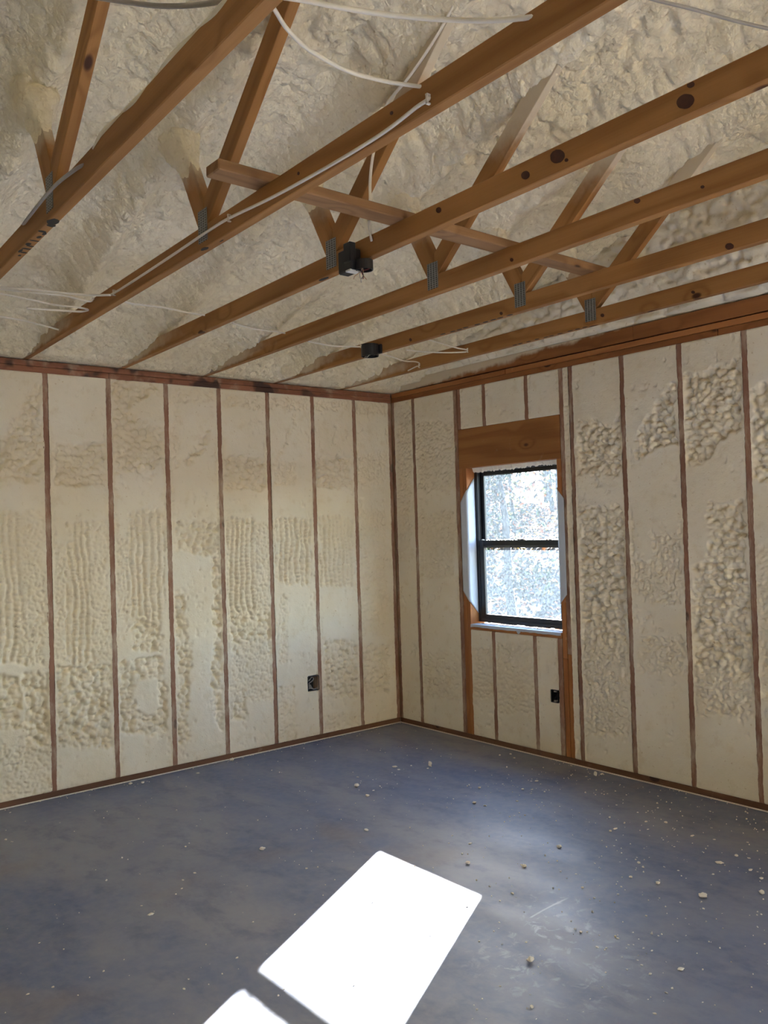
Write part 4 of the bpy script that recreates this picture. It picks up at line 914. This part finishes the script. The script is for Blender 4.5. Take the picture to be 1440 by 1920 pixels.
# uncountable grit between them, thickest along the right wall
bm = bmesh.new()
for k in range(900):
    if k < 420: x, y = -random.random() ** 1.6 * 1.9 - .02, -1.6 - random.random() * 2.6
    else: x, y = -random.random() * 3.9 - .03, -random.random() * 4.2 - .03
    if k > 780: x, y = -random.random() * 4.2, -.012 - random.random() ** 2 * .12
    r = random.uniform(.0010, .0030) * (1.0 if random.random() > .1 else 1.7)
    bmesh.ops.create_cube(bm, size=r * 1.6, matrix=Matrix.Translation((x, y, r * .6)) @ Euler((random.random() * 3, random.random() * 3, random.random() * 3)).to_matrix().to_4x4())
o = link('foam_grit', mesh_bm('foam_grit', bm), M['foam_crumb']); tag(o, 'fine cream foam grit dusted over the concrete floor', 'grit', None, 'stuff')
for k, (yy, s) in enumerate([(-1.16, .016), (-1.50, .018), (-1.60, .012), (-.95, .010)]):
    o = bpy.data.objects.new('foam_crumb', CM['lump'][k % 3]); C.objects.link(o); o.location = (.02 + .012 * (k % 3), yy, ZS + .006); o.scale = (s, s, s); o.rotation_euler = (0, 0, k * 1.3)
    tag(o, 'white foam crumb lying on the window sill', 'foam crumb', 'foam crumbs on the window sill')

# ------------------------------------------------------------------ outside: leaf-strewn bank and autumn wood
def ground_z(x, y):
    d = np.maximum(0, (x - .2) * .74 + (y + 1.3) * .67)         # distance out along the line of sight
    bank = 1 / (1 + np.exp(-(d - 10.2 - 1.6 * np.sin((x - y) * .22)) / .9))
    return -.35 + 1.0 * bank + np.maximum(0, d - 11) * .10 + (fbm(x * .6, y * .6, 3) - .47) * .35 * np.clip(d / 4, 0, 1)
gx = np.concatenate([np.arange(-30, 0, 2.0), np.arange(0, 32, .35), np.arange(32, 70, 2)]); gy = np.concatenate([np.arange(-40, -6, 2.), np.arange(-6, 34, .35), np.arange(34, 70, 2)])
X, Y = np.meshgrid(gx, gy, indexing='ij'); Zg = ground_z(X, Y)
gd = link('hillside', grid_mesh('hillside', np.stack([X, Y, Zg], -1)), M['litter']); tag(gd, kind='structure')
PAL = .085 * np.array([.78, .92, 1.35]) * np.array([(.52, .30, .06), (.45, .16, .05), (.30, .30, .08), (.56, .42, .12), (.20, .25, .09), (.34, .15, .08), (.50, .36, .22)])  # leaf colours darkened, with a blue skylight haze multiplied in
def leaves(n, ctr, spread, size, pal, flat=False):
    p = ctr + RNG.randn(n, 3) * spread
    a = RNG.randn(n, 3); a /= np.linalg.norm(a, axis=1, keepdims=True)
    if flat: a = a * np.array([1, 1, .25])
    b = np.cross(a, RNG.randn(n, 3)); b /= np.linalg.norm(b, axis=1, keepdims=True)
    s = size * (.6 + .8 * RNG.rand(n, 1)); a = a * s; b = b * s * .55
    V = np.stack([p - a, p + b * .9, p + a, p - b * .9], 1)
    t = pal[RNG.randint(0, len(pal), n)] * (.7 + .6 * RNG.rand(n, 1)); return V, t
# fallen leaves on the bank
n = 16000; px = RNG.rand(n) * 20 + 1; py = px * .92 - 1.3 + (RNG.rand(n) - .5) * 11
V, t = leaves(n, np.zeros((n, 3)), 0, .085, PAL[[0, 1, 5, 6, 6]], True)
V += np.stack([px, py, ground_z(px, py) + .03], -1)[:, None, :]
o = link('fallen_leaves', quads_mesh('fallen_leaves', V, t), M['leaf']); tag(o, 'brown and orange fallen leaves covering the bank outside the window', 'leaves', None, 'stuff')
def tree(d, off, h, r, nleaf, pal, lab, crown=(.35, .9)):
    """d: distance from the window along the view line, off: sideways"""
    x = .2 + d * .74 + off * .67; y = -1.3 + d * .67 - off * .74
    z = float(ground_z(np.array(x), np.array(y)))
    t = empty('tree', (x, y, z - .1)); tag(t, lab, 'tree', 'trees on the slope outside')
    lean = Vector((random.uniform(-.06, .06), random.uniform(-.06, .06), 1)); P = [Vector((x, y, z - .15)) + lean * h * k / 6 + Vector((random.uniform(-.05, .05), random.uniform(-.05, .05), 0)) * k for k in range(7)]
    bm = bmesh.new(); n = 8; rings = []
    for k, p in enumerate(P):
        rr = r * (1 - .11 * k); rings.append([bm.verts.new(p + Vector((math.cos(2 * math.pi * j / n) * rr, math.sin(2 * math.pi * j / n) * rr, 0))) for j in range(n)])
    for k in range(6):
        for j in range(n): bm.faces.new((rings[k][j], rings[k][(j + 1) % n], rings[k + 1][(j + 1) % n], rings[k + 1][j]))
    bm.faces.new(rings[0][::-1]); bm.faces.new(rings[-1])
    tk = link('trunk', mesh_bm('trunk', bm, True), M['bark'], t)
    Vs, ts = [], []
    for k in range(7):
        hh = h * random.uniform(*crown); a = random.uniform(0, 6.28); L = h * random.uniform(.10, .22)
        b0 = Vector((x, y, z)) + lean * hh; tip = b0 + Vector((math.cos(a) * L, math.sin(a) * L, L * .45)); md = (b0 + tip) / 2 + Vector((0, 0, -.04 * L))
        link('branch', tube_mesh('branch', [b0, md, tip], r * .22, 5, 1, 3), M['bark'], tk)
        V, tt = leaves(nleaf // 14, np.array(tip), np.array([.5, .5, .4]) * L * 1.3, .075, pal); Vs.append(V); ts.append(tt)
        V, tt = leaves(nleaf // 14, np.array(md), np.array([.45, .45, .35]) * L * 1.3, .075, pal); Vs.append(V); ts.append(tt)
    tag(link('foliage', quads_mesh('foliage', np.concatenate(Vs), np.concatenate(ts)), M['leaf'], t), kind='stuff')
rt = random.Random(21)
LAB = 'slender autumn tree among others on the slope outside the window'
for k in range(22):
    d = 9.5 + k * .95 + rt.uniform(-.4, .4); off = rt.uniform(-.20, .07) * (d + 6)
    tree(d, off, min(rt.uniform(6.5, 10), 1.6 + .27 * d), rt.uniform(.06, .13), 1500, PAL[rt.sample(range(7), 4)], LAB, (.12, .8))
